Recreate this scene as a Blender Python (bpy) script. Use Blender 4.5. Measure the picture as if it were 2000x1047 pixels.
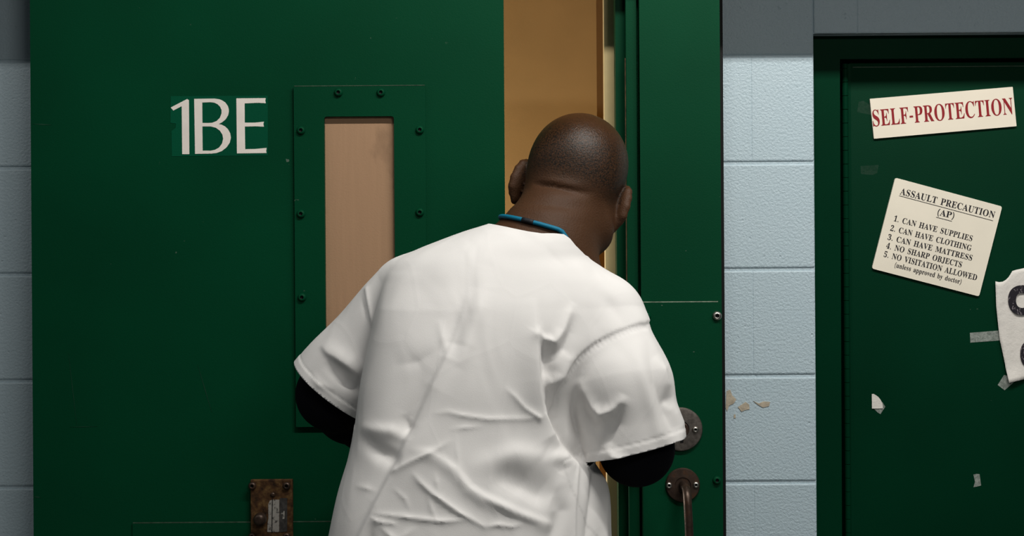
import bpy, bmesh, math
import numpy as np
from mathutils import Vector, Matrix

for o in list(bpy.data.objects):
    bpy.data.objects.remove(o)
SC = bpy.context.scene
COL = SC.collection

# ------------------------------------------------------------------ camera
CAM = Vector((0.0, -2.6, 1.36))
FPX = 2662.4                      # focal length in pixels of the 2000 px wide frame
ROLL = 0.007
cam_data = bpy.data.cameras.new('camera')
cam_data.sensor_width = 36.0
cam_data.lens = 36.0 * FPX / 2000.0
cam_data.clip_start = 0.05
cam = bpy.data.objects.new('camera', cam_data)
COL.objects.link(cam)
cam.matrix_world = Matrix.Translation(CAM) @ Matrix.Rotation(math.radians(90), 4, 'X') @ Matrix.Rotation(-ROLL, 4, 'Z')
SC.camera = cam

# ------------------------------------------------------------------ light and exposure
SC.view_settings.view_transform = 'Standard'
SC.view_settings.look = 'None'
SC.view_settings.gamma = 1.0
SC.view_settings.use_curve_mapping = False
SC.view_settings.exposure = 0.0
world = bpy.data.worlds.new('world')
SC.world = world
world.use_nodes = True
world.node_tree.nodes['Background'].inputs[0].default_value = (0.80, 0.92, 1.0, 1)
world.node_tree.nodes['Background'].inputs[1].default_value = 0.04


def area_light(name, loc, target, sx, sy, power, color=(1, 1, 1)):
    d = bpy.data.lights.new(name, 'AREA')
    d.shape = 'RECTANGLE'
    d.size, d.size_y, d.energy, d.color = sx, sy, power, color
    o = bpy.data.objects.new(name, d)
    COL.objects.link(o)
    o.location = loc
    v = Vector(target) - Vector(loc)
    o.rotation_euler = v.to_track_quat('-Z', 'Y').to_euler()
    return o


LY, LZ = -1.20, 2.845              # a row of ceiling tubes along the corridor
WARM = (1.0, 0.97, 0.91)
for lx, pw in ((0.55, 31), (-0.85, 3), (1.95, 12), (-2.3, 5)):
    area_light('ceiling_tube_light', (lx, LY, LZ), (lx, LY + .55, LZ - .9), 1.2, 0.04, pw, WARM)
# added fill light, unseen behind the camera, lifting the shaded areas
area_light('unseen_fill_light', (1.3, -3.9, 2.65), (0.6, 0, 1.3), 1.2, 0.3, 22, WARM)
# unseen light added low in the back room to brighten its tan wall
area_light('room_fill_light', (-0.80, 0.45, 1.0), (0.1, 1.0, 1.5), 0.4, 0.5, 18.0, (1.0, 0.93, 0.82))


# ------------------------------------------------------------------ helpers
def at(px, py, y):
    """the point of the plane at depth y that the photo shows at pixel (px, py)"""
    dx, dy = px - 1000.0, py - 523.5
    c, s = math.cos(ROLL), math.sin(ROLL)
    X, D = dx * c - dy * s, dx * s + dy * c
    k = (y - CAM.y) / FPX
    return Vector((CAM.x + X * k, y, CAM.z - D * k))


def srgb(r, g, b):
    f = lambda v: (v / 255 / 12.92) if v / 255 <= 0.04045 else ((v / 255 + 0.055) / 1.055) ** 2.4
    return (f(r), f(g), f(b), 1.0)


def tag(o, label=None, cat=None, group=None, kind=None):
    if label: o['label'] = label
    if cat: o['category'] = cat
    if group: o['group'] = group
    if kind: o['kind'] = kind
    return o


def empty(name, loc, label=None, cat=None, group=None, kind=None):
    o = bpy.data.objects.new(name, None)
    o.empty_display_size = 0.05
    COL.objects.link(o)
    o.location = loc
    return tag(o, label, cat, group, kind)


def world_of(o):
    m = Matrix.Translation(o.location)
    return m if o.parent is None else world_of(o.parent) @ o.matrix_parent_inverse @ m


def link(name, me, mat, parent=None, smooth=False):
    """me is in world coordinates; a child keeps its world place"""
    if mat is not None and not me.materials:
        for m in (mat if isinstance(mat, (list, tuple)) else [mat]):
            me.materials.append(m)
    if smooth:
        me.polygons.foreach_set('use_smooth', [True] * len(me.polygons))
    o = bpy.data.objects.new(name, me)
    COL.objects.link(o)
    if parent is not None:
        o.parent = parent
        o.matrix_parent_inverse = world_of(parent).inverted()
    return o


def bm_obj(name, bm, mat, parent=None, smooth=False, angle=None):
    bmesh.ops.recalc_face_normals(bm, faces=bm.faces[:])
    me = bpy.data.meshes.new(name)
    bm.to_mesh(me)
    bm.free()
    o = link(name, me, mat, parent, smooth)
    if angle is not None:
        try:
            me.set_sharp_from_angle(angle=math.radians(angle))
        except Exception:
            pass
    return o


def box_bm(bm, x0, x1, y0, y1, z0, z1, bev=0.0, seg=2):
    r = bmesh.ops.create_cube(bm, size=1.0)
    vs = r['verts']
    for v in vs:
        v.co = Vector((x0 + (v.co.x + .5) * (x1 - x0), y0 + (v.co.y + .5) * (y1 - y0), z0 + (v.co.z + .5) * (z1 - z0)))
    if bev > 0:
        es = list({e for v in vs for e in v.link_edges})
        bmesh.ops.bevel(bm, geom=es, offset=bev, segments=seg, profile=0.5, affect='EDGES')


def prism_bm(bm, pts, y0, y1):
    """pts: (x, z) outline, extruded from y0 to y1"""
    a = [bm.verts.new((x, y0, z)) for x, z in pts]
    b = [bm.verts.new((x, y1, z)) for x, z in pts]
    bm.faces.new(a)
    bm.faces.new(b[::-1])
    n = len(pts)
    for i in range(n):
        bm.faces.new((a[i], b[i], b[(i + 1) % n], a[(i + 1) % n]))


def lathe_bm(bm, prof, origin, seg=24, axis='Y', squash=1.0):
    """prof: (radius, offset along the axis); axis Y points to the viewer (-y)"""
    rings = []
    for r, h in prof:
        ring = []
        for k in range(seg):
            a = 2 * math.pi * k / seg
            if axis == 'Y':
                ring.append(bm.verts.new((origin[0] + r * math.cos(a), origin[1] - h, origin[2] + r * math.sin(a) * squash)))
            else:
                ring.append(bm.verts.new((origin[0] + r * math.cos(a), origin[1] + r * math.sin(a), origin[2] + h)))
        rings.append(ring)
    for i in range(len(rings) - 1):
        for k in range(seg):
            bm.faces.new((rings[i][k], rings[i][(k + 1) % seg], rings[i + 1][(k + 1) % seg], rings[i + 1][k]))
    bm.faces.new(rings[0])
    bm.faces.new(rings[-1][::-1])


def tube_bm(bm, pts, r, seg=12, closed=False):
    pts = [Vector(p) for p in pts]
    n = len(pts)
    rad = r if isinstance(r, (list, tuple)) else [r] * n
    rings = []
    up = Vector((0.31, 0.2, 0.93))
    for i, p in enumerate(pts):
        if closed:
            t = pts[(i + 1) % n] - pts[i - 1]
        else:
            t = pts[min(i + 1, n - 1)] - pts[max(i - 1, 0)]
        t.normalize()
        u = t.cross(up)
        if u.length < 1e-3:
            u = t.cross(Vector((1, 0, 0)))
        u.normalize()
        v = t.cross(u)
        rings.append([bm.verts.new(p + (u * math.cos(2 * math.pi * k / seg) + v * math.sin(2 * math.pi * k / seg)) * rad[i]) for k in range(seg)])
    m = n if closed else n - 1
    for i in range(m):
        a, b = rings[i], rings[(i + 1) % n]
        for k in range(seg):
            bm.faces.new((a[k], a[(k + 1) % seg], b[(k + 1) % seg], b[k]))
    if not closed:
        bm.faces.new(rings[0])
        bm.faces.new(rings[-1][::-1])


def fill_obj(name, polys, mat, y, thick, parent=None):
    """polys: closed (x, z) outlines, inner ones become holes; a flat thick plate whose front is at y"""
    cu = bpy.data.curves.new(name, 'CURVE')
    cu.dimensions = '2D'
    cu.fill_mode = 'BOTH'
    cu.extrude = thick / 2
    for P in polys:
        sp = cu.splines.new('POLY')
        sp.points.add(len(P) - 1)
        for q, (x, z) in zip(sp.points, P):
            q.co = (x, z, 0, 1)
        sp.use_cyclic_u = True
    t = bpy.data.objects.new(name + '_outline', cu)
    COL.objects.link(t)
    bpy.context.view_layer.update()
    me = bpy.data.meshes.new_from_object(t.evaluated_get(bpy.context.evaluated_depsgraph_get()))
    bpy.data.objects.remove(t)
    bpy.data.curves.remove(cu)
    me.transform(Matrix.Translation((0, y + thick / 2, 0)) @ Matrix.Rotation(math.radians(90), 4, 'X'))
    me.materials.clear()
    me.name = name
    return link(name, me, mat, parent)


def copy_tree(o, parent=None, delta=Vector((0, 0, 0))):
    """a copy of a thing with copies of its parts"""
    c = o.copy()
    COL.objects.link(c)
    c.parent = parent if parent is not None else o.parent
    c.location = o.location + delta
    for ch in [x for x in bpy.data.objects if x.parent == o]:
        d = ch.copy()
        COL.objects.link(d)
        d.parent = c
    return c


# ------------------------------------------------------------------ materials
class NT:
    def __init__(self, name):
        self.m = bpy.data.materials.new(name)
        self.m.use_nodes = True
        self.t = self.m.node_tree
        self.b = self.t.nodes['Principled BSDF']
        self.out = self.t.nodes['Material Output']

    def n(self, kind, **kw):
        x = self.t.nodes.new(kind)
        for k, v in kw.items():
            setattr(x, k, v)
        return x

    def l(self, a, b):
        self.t.links.new(a, b)

    def pos(self, scale=(1, 1, 1), rot=(0, 0, 0)):
        g = self.n('ShaderNodeNewGeometry')
        mp = self.n('ShaderNodeMapping')
        mp.inputs['Scale'].default_value = scale
        mp.inputs['Rotation'].default_value = rot
        self.l(g.outputs['Position'], mp.inputs['Vector'])
        return mp.outputs[0]

    def noise(self, vec, scale, detail=4, rough=.5, dist=0.0):
        x = self.n('ShaderNodeTexNoise')
        x.inputs['Scale'].default_value = scale
        x.inputs['Detail'].default_value = detail
        x.inputs['Roughness'].default_value = rough
        x.inputs['Distortion'].default_value = dist
        self.l(vec, x.inputs['Vector'])
        return x.outputs['Fac']

    def ramp(self, fac, stops):
        x = self.n('ShaderNodeValToRGB')
        cr = x.color_ramp
        while len(cr.elements) < len(stops):
            cr.elements.new(0.5)
        for e, (p, c) in zip(cr.elements, stops):
            e.position = p
            e.color = c if len(c) == 4 else (*c, 1)
        self.l(fac, x.inputs['Fac'])
        return x.outputs['Color']

    def mix(self, fac, a, b, blend='MIX'):
        x = self.n('ShaderNodeMix', data_type='RGBA', blend_type=blend)
        if hasattr(fac, 'default_value'):
            self.l(fac, x.inputs[0])
        else:
            x.inputs[0].default_value = fac
        for v, i in ((a, 6), (b, 7)):
            if hasattr(v, 'default_value'):
                self.l(v, x.inputs[i])
            else:
                x.inputs[i].default_value = v
        return x.outputs[2]

    def bump(self, h, strength, dist, normal=None):
        x = self.n('ShaderNodeBump')
        x.inputs['Strength'].default_value = strength
        x.inputs['Distance'].default_value = dist
        self.l(h, x.inputs['Height'])
        if normal is not None:
            self.l(normal, x.inputs['Normal'])
        self.l(x.outputs[0], self.b.inputs['Normal'])
        return x.outputs[0]

    def base(self, c):
        if hasattr(c, 'default_value'):
            self.l(c, self.b.inputs['Base Color'])
        else:
            self.b.inputs['Base Color'].default_value = c

    def set(self, rough=None, spec=None, metal=None):
        if rough is not None: self.b.inputs['Roughness'].default_value = rough
        if spec is not None: self.b.inputs['Specular IOR Level'].default_value = spec
        if metal is not None: self.b.inputs['Metallic'].default_value = metal


W1 = (1, 1, 1, 1)
K0 = (0, 0, 0, 1)


def green_paint(name, col, chip=.74, spec=.07):
    m = NT(name)
    p = m.pos()
    big = m.ramp(m.noise(p, 3.0, 3), [(.3, (.86, .86, .86)), (.7, (1.1, 1.1, 1.1))])
    c = m.mix(1.0, col, big, 'MULTIPLY')
    chips = m.ramp(m.noise(p, 65, 2, .5), [(chip, K0), (chip + .02, W1)])
    few = m.ramp(m.noise(p, 4.5, 1), [(.56, K0), (.62, W1)])
    mask = m.mix(1.0, chips, few, 'MULTIPLY')
    c = m.mix(mask, c, (.09, .13, .10, 1))
    m.base(c)
    m.set(.48, spec)
    m.bump(m.noise(p, 420, 2), .14, .0012)
    return m.m


M = {}
M['green'] = green_paint('green_enamel', (.0006, .046, .0185, 1))
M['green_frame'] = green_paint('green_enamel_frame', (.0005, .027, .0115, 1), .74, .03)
M['green_decal'] = green_paint('green_vinyl', (.0012, .072, .034, 1), .95)


def block_paint():
    m = NT('pale_blue_block_paint')
    p = m.pos()
    m.base(m.mix(m.noise(p, 6, 3), (.42, .535, .60, 1), (.47, .575, .635, 1)))
    m.set(.42, .45)
    n1 = m.bump(m.noise(p, 210, 3, .6), .62, .003)
    v = m.n('ShaderNodeTexVoronoi')
    v.inputs['Scale'].default_value = 75
    m.l(p, v.inputs['Vector'])
    pit = m.ramp(v.outputs['Distance'], [(.05, K0), (.22, W1)])
    sel = m.ramp(m.noise(p, 38, 2), [(.55, W1), (.62, K0)])
    m.bump(m.mix(sel, pit, W1), .4, .0025, n1)
    return m.m


M['block'] = block_paint()


def simple(name, col, rough=.5, spec=.4, metal=0.0, var=.0, scale=20, bump=None):
    m = NT(name)
    p = m.pos()
    if var:
        lo = tuple(v * (1 - var) for v in col[:3]) + (1,)
        hi = tuple(min(1, v * (1 + var)) for v in col[:3]) + (1,)
        m.base(m.mix(m.ramp(m.noise(p, scale, 4), [(.3, K0), (.7, W1)]), lo, hi))
    else:
        m.base(col)
    m.set(rough, spec, metal)
    if bump:
        m.bump(m.noise(p, bump[0], 3), bump[1], bump[2])
    return m.m


def tan_paint(name, col):
    m = NT(name)
    p = m.pos()
    c = m.mix(m.ramp(m.noise(m.pos((1, 1, .06)), 130, 3), [(.35, K0), (.7, W1)]), tuple(v * .95 for v in col[:3]) + (1,), col)
    smudge = m.ramp(m.noise(m.pos((1, 1, .45)), 16, 4, .6), [(.60, K0), (.80, W1)])
    c = m.mix(smudge, c, tuple(v * .62 for v in col[:3]) + (1,))
    m.base(c)
    m.set(.7, .2)
    m.bump(m.noise(p, 300, 2), .2, .001)
    return m.m


M['tan_board'] = tan_paint('tan_painted_board', (.40, .245, .145, 1))
M['tan_wall'] = simple('tan_wall_paint', (.34, .205, .075, 1), .6, .2, var=.05, scale=8, bump=(200, .15, .001))
M['cream'] = simple('cream_paint', (.84, .66, .34, 1), .55, .3, var=.04, scale=30, bump=(150, .15, .001))
M['concrete'] = simple('grey_floor', (.22, .22, .21, 1), .5, .4, var=.12, scale=9)
M['letter'] = simple('cream_vinyl', (.82, .75, .69, 1), .6, .3, var=.03, scale=60)
M['sign'] = simple('cream_sign_plastic', (.80, .73, .61, 1), .45, .4, var=.03, scale=14)
M['sign_ap'] = simple('pale_sign_plastic', (.82, .76, .64, 1), .45, .4, var=.03, scale=14)
M['red_ink'] = simple('dark_red_ink', (.26, .006, .012, 1), .5, .3)
M['black_ink'] = simple('black_ink', (.010, .009, .013, 1), .5, .3)
M['steel'] = simple('worn_steel', (.52, .50, .46, 1), .34, .5, 1.0, var=.2, scale=120)
M['nickel'] = simple('dull_nickel', (.155, .135, .12, 1), .42, .5, .75, var=.3, scale=160, bump=(300, .2, .0006))
M['dark'] = simple('black_slot', (.004, .004, .004, 1), .6, .2)
M['seam'] = simple('pale_edge_highlight', (.20, .24, .18, 1), .6, .3, var=.35, scale=120)  # pale colour stands in for the highlight on the cover plate's edge
M['seam_dim'] = simple('dim_pale_edge', (.045, .075, .048, 1), .6, .2, var=.35, scale=120)  # pale line colour; on window frame and kick plate it paints a highlight
M['scratch'] = simple('scratched_enamel', (.012, .055, .030, 1), .6, .1)
M['bare'] = simple('bare_block', (.46, .40, .31, 1), .85, .1, var=.22, scale=70, bump=(260, .4, .002))
M['rust_edge'] = simple('rust_line', (.05, .033, .014, 1), .8, .2, var=.5, scale=90)


def rust():
    m = NT('rusty_steel')
    p = m.pos()
    c = m.ramp(m.noise(p, 70, 5, .65), [(.32, (.016, .008, .004)), (.5, (.075, .034, .012)), (.66, (.15, .085, .03))])
    m.base(c)
    m.set(.62, .3, .25)
    m.bump(m.noise(p, 260, 3), .5, .001)
    return m.m


def rust_dark():
    m = NT('brown_patina_steel')
    p = m.pos()
    c = m.ramp(m.noise(p, 45, 5, .6), [(.3, (.035, .022, .016)), (.55, (.07, .045, .033)), (.75, (.12, .055, .025))])
    m.base(c)
    m.set(.40, .5, .6)
    m.bump(m.noise(p, 200, 3), .25, .001)
    return m.m


M['rust'] = rust()
M['patina'] = rust_dark()


def tape(name, alpha, col):
    m = NT(name)
    p = m.pos()
    m.base(col)
    m.set(.3, .5)
    a = m.ramp(m.noise(p, 160, 3, .6, .8), [(.35, (alpha * .55,) * 3), (.7, (min(1, alpha * 1.5),) * 3)])
    m.l(a, m.b.inputs['Alpha'])
    m.bump(m.noise(p, 120, 3), .4, .002)
    return m.m


M['tape'] = tape('clear_tape', .26, (.62, .66, .62, 1))
M['tape_old'] = tape('old_clear_tape', .008, (.62, .66, .62, 1))


def paper():
    m = NT('crumpled_white_paper')
    p = m.pos()
    m.base(m.mix(m.noise(p, 12, 4), (.66, .63, .59, 1), (.76, .73, .69, 1)))
    m.set(.75, .2)
    m.bump(m.noise(p, 45, 4, .6), .35, .006)
    return m.m


M['paper'] = paper()


def cracked_ink():
    m = NT('cracked_black_print')
    p = m.pos()
    v = m.noise(m.pos((1, 1, .5), (0, .6, 0)), 190, 4, .6, 1.4)
    m.base(m.ramp(v, [(.57, (.012, .010, .016)), (.64, (.26, .23, .25))]))
    m.set(.6, .3)
    return m.m


M['print'] = cracked_ink()


def label_print():
    m = NT('worn_grey_label')
    p = m.pos()
    c = m.ramp(m.noise(p, 160, 4, .6), [(.36, (.06, .055, .05)), (.46, (.30, .285, .26)), (.8, (.36, .34, .31))])
    m.base(c)
    m.set(.5, .4)
    return m.m


M['label'] = label_print()
M['label_dark'] = simple('dark_label_print', (.045, .042, .04, 1), .5, .4, var=.5, scale=140)


def cloth(name, col, weave=.25):
    m = NT(name)
    p = m.pos()
    c = m.mix(m.ramp(m.noise(p, 7, 4), [(.35, K0), (.72, W1)]), tuple(v * .93 for v in col[:3]) + (1,), col)
    m.base(c)
    m.set(.85, .15)
    m.b.inputs['Sheen Weight'].default_value = .08
    # soft rumples, faint straight creases and the weave
    n1 = m.bump(m.noise(m.pos((1, 1, .45), (0, .35, 0)), 10, 1, .5, 1.4), .30, .014)
    cr = m.n('ShaderNodeTexVoronoi', feature='DISTANCE_TO_EDGE')
    cr.inputs['Scale'].default_value = 9
    m.l(m.pos((1, 1, .6), (0, .5, 0)), cr.inputs['Vector'])
    crease = m.ramp(cr.outputs['Distance'], [(.0, W1), (.035, K0)])
    n2 = m.bump(crease, .045, .003, n1)
    m.bump(m.noise(p, 900, 2), weave, .0006, n2)
    return m.m


M['smock'] = cloth('white_cotton', (.80, .785, .775, 1))
M['black_cloth'] = simple('black_knit', (.0035, .0035, .0055, 1), .95, .08)
M['trouser'] = simple('dark_trouser_cloth', (.02, .02, .025, 1), .9, .1)
M['shoe'] = simple('black_shoe_leather', (.012, .012, .012, 1), .4, .4)
M['cord_blue'] = simple('blue_cord', (.0, .155, .27, 1), .6, .3, bump=(700, .4, .0008))
M['cord_black'] = simple('black_cord_wrap', (.012, .014, .018, 1), .6, .3, bump=(700, .4, .0008))


def skin():
    m = NT('dark_brown_skin')
    p = m.pos()
    c = m.mix(m.noise(p, 18, 4), (.050, .021, .0085, 1), (.070, .030, .012, 1))
    # close-cropped stubble, held in the 'stubble' colour attribute of the body mesh
    a = m.n('ShaderNodeAttribute', attribute_name='stubble')
    grain = m.ramp(m.noise(p, 430, 2, .6), [(.40, (.12,) * 3), (.60, W1)])
    sp = m.n('ShaderNodeSeparateColor')
    m.l(a.outputs['Color'], sp.inputs[0])
    st = m.mix(1.0, sp.outputs[0], grain, 'MULTIPLY')
    c = m.mix(st, c, (.008, .006, .004, 1))
    m.base(c)
    m.set(.5, .25)
    m.l(m.ramp(sp.outputs[1], [(.0, (.60,) * 3), (1.0, (.33,) * 3)]), m.b.inputs['Roughness'])   # the shaven scalp shines, the nape does not
    m.b.inputs['Subsurface Weight'].default_value = .04
    m.b.inputs['Subsurface Radius'].default_value = (.01, .004, .002)
    n1 = m.bump(m.noise(p, 380, 3, .6), .55, .0016)
    m.bump(m.noise(p, 60, 3), .12, .004, n1)
    return m.m


M['skin'] = skin()
# ------------------------------------------------------------------ the setting: block walls, floor, room behind
YD = -0.12                        # front face of the sliding door
ZF = 0.0
xz = lambda px, py, y: (at(px, py, y).x, at(px, py, y).z)
X = lambda px, y, py=523: at(px, py, y).x
Z = lambda py, y, px=1000: at(px, py, y).z


def block_wall(name, regions, course0, jx, label):
    """running bond of 8 x 16 inch blocks over rectangular regions (x0, x1, z0, z1), front at y = 0"""
    bm = bmesh.new()
    H, L, G, GV = 0.2032, 0.4064, 0.0055, -0.0030
    for (x0, x1, z0, z1) in regions:
        box_bm(bm, x0, x1, 0.0026, 0.14, z0, z1)
        k0 = int(math.floor((z0 - course0) / H)) - 1
        for k in range(k0, k0 + 24):
            a, b = max(z0, course0 + k * H + G / 2), min(z1, course0 + (k + 1) * H - G / 2)
            if b - a < .01:
                continue
            off = jx + (L / 2 if k % 2 else 0)
            i0 = int(math.floor((x0 - off) / L)) - 1
            for i in range(i0, i0 + 20):
                c, d = max(x0, off + i * L + GV / 2), min(x1, off + (i + 1) * L - GV / 2)
                if d - c < .008:
                    continue
                box_bm(bm, c, d, 0.0, 0.012, a, b, .0030, 2)
    o = bm_obj(name, bm, M['block'])
    return tag(o, label, 'wall', None, 'structure')


Xw0, Xw1 = X(1404, 0), X(1592, 0)
zj = Z(318, 0, 1500)
wall_right = block_wall('wall_right', [(Xw0, Xw1, ZF, 2.6), (Xw1, 2.3, Z(64, 0, 1800), 2.6)], zj, X(1470, 0),
                        'pale blue painted concrete block wall between the two green doors')
block_wall('wall_left', [(-2.6, X(330, 0), ZF, 2.6), (X(330, 0), X(1212, 0), 2.25, 2.6)], Z(328, 0, 20), -1.31,
           'pale blue block wall left of the green sliding door')
# bare patches where the paint has come off
for pts in ([(1419, 764), (1426, 761), (1430, 772), (1438, 780), (1433, 788), (1424, 792), (1420, 803), (1417, 796)],
            [(1441, 795), (1449, 790), (1456, 785), (1463, 790), (1464, 799), (1455, 801), (1448, 804)],
            [(1471, 783), (1482, 788), (1491, 784), (1504, 785), (1502, 793), (1490, 796), (1481, 791)],
            [(1433, 810), (1436, 809), (1437, 816), (1433, 817)]):
    ch = fill_obj('paint_chip', [[xz(a, b, 0) for a, b in pts]], M['bare'], -.0012, .0022, wall_right)

bm = bmesh.new()
box_bm(bm, -2.6, 2.6, -3.2, 1.1, -.08, 0)
tag(bm_obj('floor', bm, M['concrete']), 'grey floor under the person in the white smock', 'floor', None, 'structure')

# the room behind the sliding door
bm = bmesh.new()
YT = 1.0
box_bm(bm, -1.4, X(1168, YT), YT, YT + .1, 0, 2.5)                 # the tan wall seen through the gap
prism = [(X(1168, YT) - .01, YT + .035), (X(1182, YT + .035) + .12, YT + .035), (X(1182, YT + .035) + .12, YT + .1), (X(1168, YT) - .01, YT + .1)]
vs0 = [bm.verts.new((x, y, 0)) for x, y in prism]
vs1 = [bm.verts.new((x, y, 2.5)) for x, y in prism]
bm.faces.new(vs0); bm.faces.new(vs1[::-1])
for i in range(len(prism)):
    j = (i + 1) % len(prism)
    bm.faces.new((vs0[i], vs0[j], vs1[j], vs1[i]))
tag(bm_obj('wall_back', bm, M['tan_wall']), 'tan painted wall seen through the gap of the open sliding door', 'wall', None, 'structure')
bm = bmesh.new()
box_bm(bm, -1.4, X(1212, .02) + .4, .14, YT + .1, 2.5, 2.56)
box_bm(bm, -1.46, -1.4, .14, YT + .1, 0, 2.5)
box_bm(bm, X(1212, .02) + .1, X(1212, .02) + .16, .14, YT + .1, 0, 2.5)
tag(bm_obj('ceiling', bm, M['tan_wall']), 'tan ceiling and side walls of the room behind the gap', 'ceiling', None, 'structure')
# cream jamb of the opening
bm = bmesh.new()
box_bm(bm, X(1180.5, -.018, 300), X(1235, 0), -.018, .004, 0, 2.25, .003)
tag(bm_obj('trim_3', bm, M['cream']), 'narrow cream jamb strip right of the tan wall in the door gap', 'door jamb', None, 'structure')
# housing of the sliding door's track above the frame, which keeps the lamps off the top of the wall
SY, SZ = -.30, 2.026
bm = bmesh.new()
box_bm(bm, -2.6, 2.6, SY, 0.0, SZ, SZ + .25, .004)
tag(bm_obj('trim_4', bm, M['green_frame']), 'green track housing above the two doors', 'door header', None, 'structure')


# ------------------------------------------------------------------ bolts
def bolt_mesh(r, mat, dark=True):
    bm = bmesh.new()
    lathe_bm(bm, [(r * 1.0, 0), (r * 1.0, r * .22), (r * .86, r * .52), (r * .62, r * .70), (r * .44, r * .74), (r * .40, r * .66), (r * .34, r * .35), (r * .05, r * .33)], (0, 0, 0), 20)
    bmesh.ops.recalc_face_normals(bm, faces=bm.faces[:])
    me = bpy.data.meshes.new('bolt')
    bm.to_mesh(me)
    bm.free()
    me.materials.append(mat)
    me.materials.append(M['dark'])
    for p in me.polygons:
        p.use_smooth = True
        c = p.center
        if dark and math.hypot(c.x, c.z) < r * .41:
            p.material_index = 1
    return me


def bolts(parent, name, me, places, y, label=None):
    first = None
    for a, b in places:
        if first is None:
            o = link(name, me, None, parent)
            first = o
        else:
            o = first.copy()
            COL.objects.link(o)
        o.location = at(a, b, y)
        if label:
            o['label'] = label


BOLT_G = bolt_mesh(.0078, M['green'])
BOLT_S = bolt_mesh(.0085, M['steel'])
SCREW_S = bolt_mesh(.0058, M['steel'])
BOLT_R = bolt_mesh(.0072, M['patina'])

# ------------------------------------------------------------------ sliding door
dx0, dx1 = X(62, YD), X(987, YD)
dzt = 2.12
door = empty('door_1', ((dx0 + dx1) / 2, YD, 0), 'green steel sliding door lettered 1BE with a narrow tan window', 'door', None, 'structure')
wx0, wx1, wz0, wz1 = X(636, YD), X(772, YD), Z(775, YD, 640), Z(228, YD, 700)
bm = bmesh.new()
for (a, b, c, d) in ((dx0, wx0, .015, dzt), (wx1, dx1, .015, dzt), (wx0, wx1, .015, wz0), (wx0, wx1, wz1, dzt)):
    box_bm(bm, a, b, YD, YD + .05, c, d)
bmesh.ops.remove_doubles(bm, verts=bm.verts[:], dist=1e-5)
bm_obj('door_leaf', bm, M['green'], door)
bm = bmesh.new()
box_bm(bm, wx0 - .03, wx1 + .03, YD + .004, YD + .02, wz0 - .03, wz1 + .03)
tag(bm_obj('window_board', bm, M['tan_board'], door), 'tan painted board filling the narrow window')


def rrect(x0, x1, z0, z1, r, n=5):
    out = []
    for cx, cz, a0 in ((x1 - r, z1 - r, 0), (x0 + r, z1 - r, 90), (x0 + r, z0 + r, 180), (x1 - r, z0 + r, 270)):
        for k in range(n + 1):
            a = math.radians(a0 + 90 * k / n)
            out.append((cx + r * math.cos(a), cz + r * math.sin(a)))
    return out


fx0, fx1, fz0, fz1 = X(576, YD - .007), X(833, YD - .007), Z(834, YD - .007, 600), Z(167, YD - .007, 700)
wf = fill_obj('window_frame', [rrect(fx0, fx1, fz0, fz1, .002), rrect(wx0, wx1, wz0, wz1, .005)], M['green'], YD - .007, .007, door)
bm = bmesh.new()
box_bm(bm, fx0 + .001, fx1 - .001, YD - .0074, YD - .004, fz1 - .0009, fz1 + .0004)  # thin pale strip that paints the highlight on the frame's upper rim
tag(bm_obj('edge', bm, M['seam_dim'], wf), 'pale painted highlight along the top edge of the window frame')
bolts(wf, 'bolt', BOLT_G, [(661, 181), (744, 181), (588, 255), (588, 418), (590, 581), (820, 254), (820, 415)], YD - .007)
bm = bmesh.new()
box_bm(bm, X(256, YD), dx1 - .012, YD - .003, YD, .05, Z(1020, YD, 450))
kp = bm_obj('kick_plate', bm, M['green'], door)
bm = bmesh.new()
box_bm(bm, X(257, YD), dx1 - .014, YD - .0032, YD - .0005, Z(1020, YD, 450) - .0004, Z(1020, YD, 450) + .0011)  # edge highlight of the plate, put in as a pale strip
tag(bm_obj('edge', bm, M['seam_dim'], kp), 'pale painted highlight along the top edge of the kick plate')
# scratches in the enamel
for (a, b, c, d, w) in ((386, 712, 414, 806, .0007), (64, 242, 102, 244, .0012), (134, 690, 150, 830, .0005), (66, 970, 80, 972, .0012), (136, 834, 190, 833, .0005), (1029, 0, 0, 0, 0)):
    if w == 0:
        continue
    p, q = at(a, b, YD), at(c, d, YD)
    t = (q - p).normalized()
    n = Vector((-t.z, 0, t.x)) * w
    bm = bmesh.new()
    mid = (p + q) / 2
    prism_bm(bm, [(p.x, p.z), (mid.x + n.x, mid.z + n.z), (q.x, q.z), (mid.x - n.x, mid.z - n.z)], YD - .0004, YD + .001)
    bm_obj('scratch', bm, M['scratch'], door)

# rusty lock plate
LPY = YD - .010
lx0, lx1, lz1 = X(486, LPY), X(568, LPY), Z(937, LPY, 527)
lz0 = Z(1058, LPY, 527)
bm = bmesh.new()
box_bm(bm, lx0, lx1, LPY, YD, lz0, lz1, .0012, 2)
lp = tag(bm_obj('lock_plate', bm, M['rust'], door), 'rusty brown lock plate with a worn grey label')
bolts(lp, 'bolt', BOLT_R, [(493, 949), (560, 949), (493, 1048), (560, 1048)], LPY)
bm = bmesh.new()
lathe_bm(bm, [(.0105, 0), (.0115, .006), (.0112, .016), (.009, .021), (.004, .0225)], at(510, 1012, LPY), 24)
bm_obj('knob', bm, M['patina'], lp, True)
fill_obj('label', [[xz(a, b, LPY) for a, b in ((524, 985), (527, 978), (532, 976), (545.5, 976), (545.5, 1039), (522, 1039), (523, 1020), (524.5, 1012))]], M['label'], LPY - .0008, .0008, lp)
fill_obj('label', [[xz(a, b, LPY) for a, b in ((546.5, 973), (561, 973), (561, 1038), (546.5, 1039))]], M['label_dark'], LPY - .0008, .0008, lp)
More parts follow.
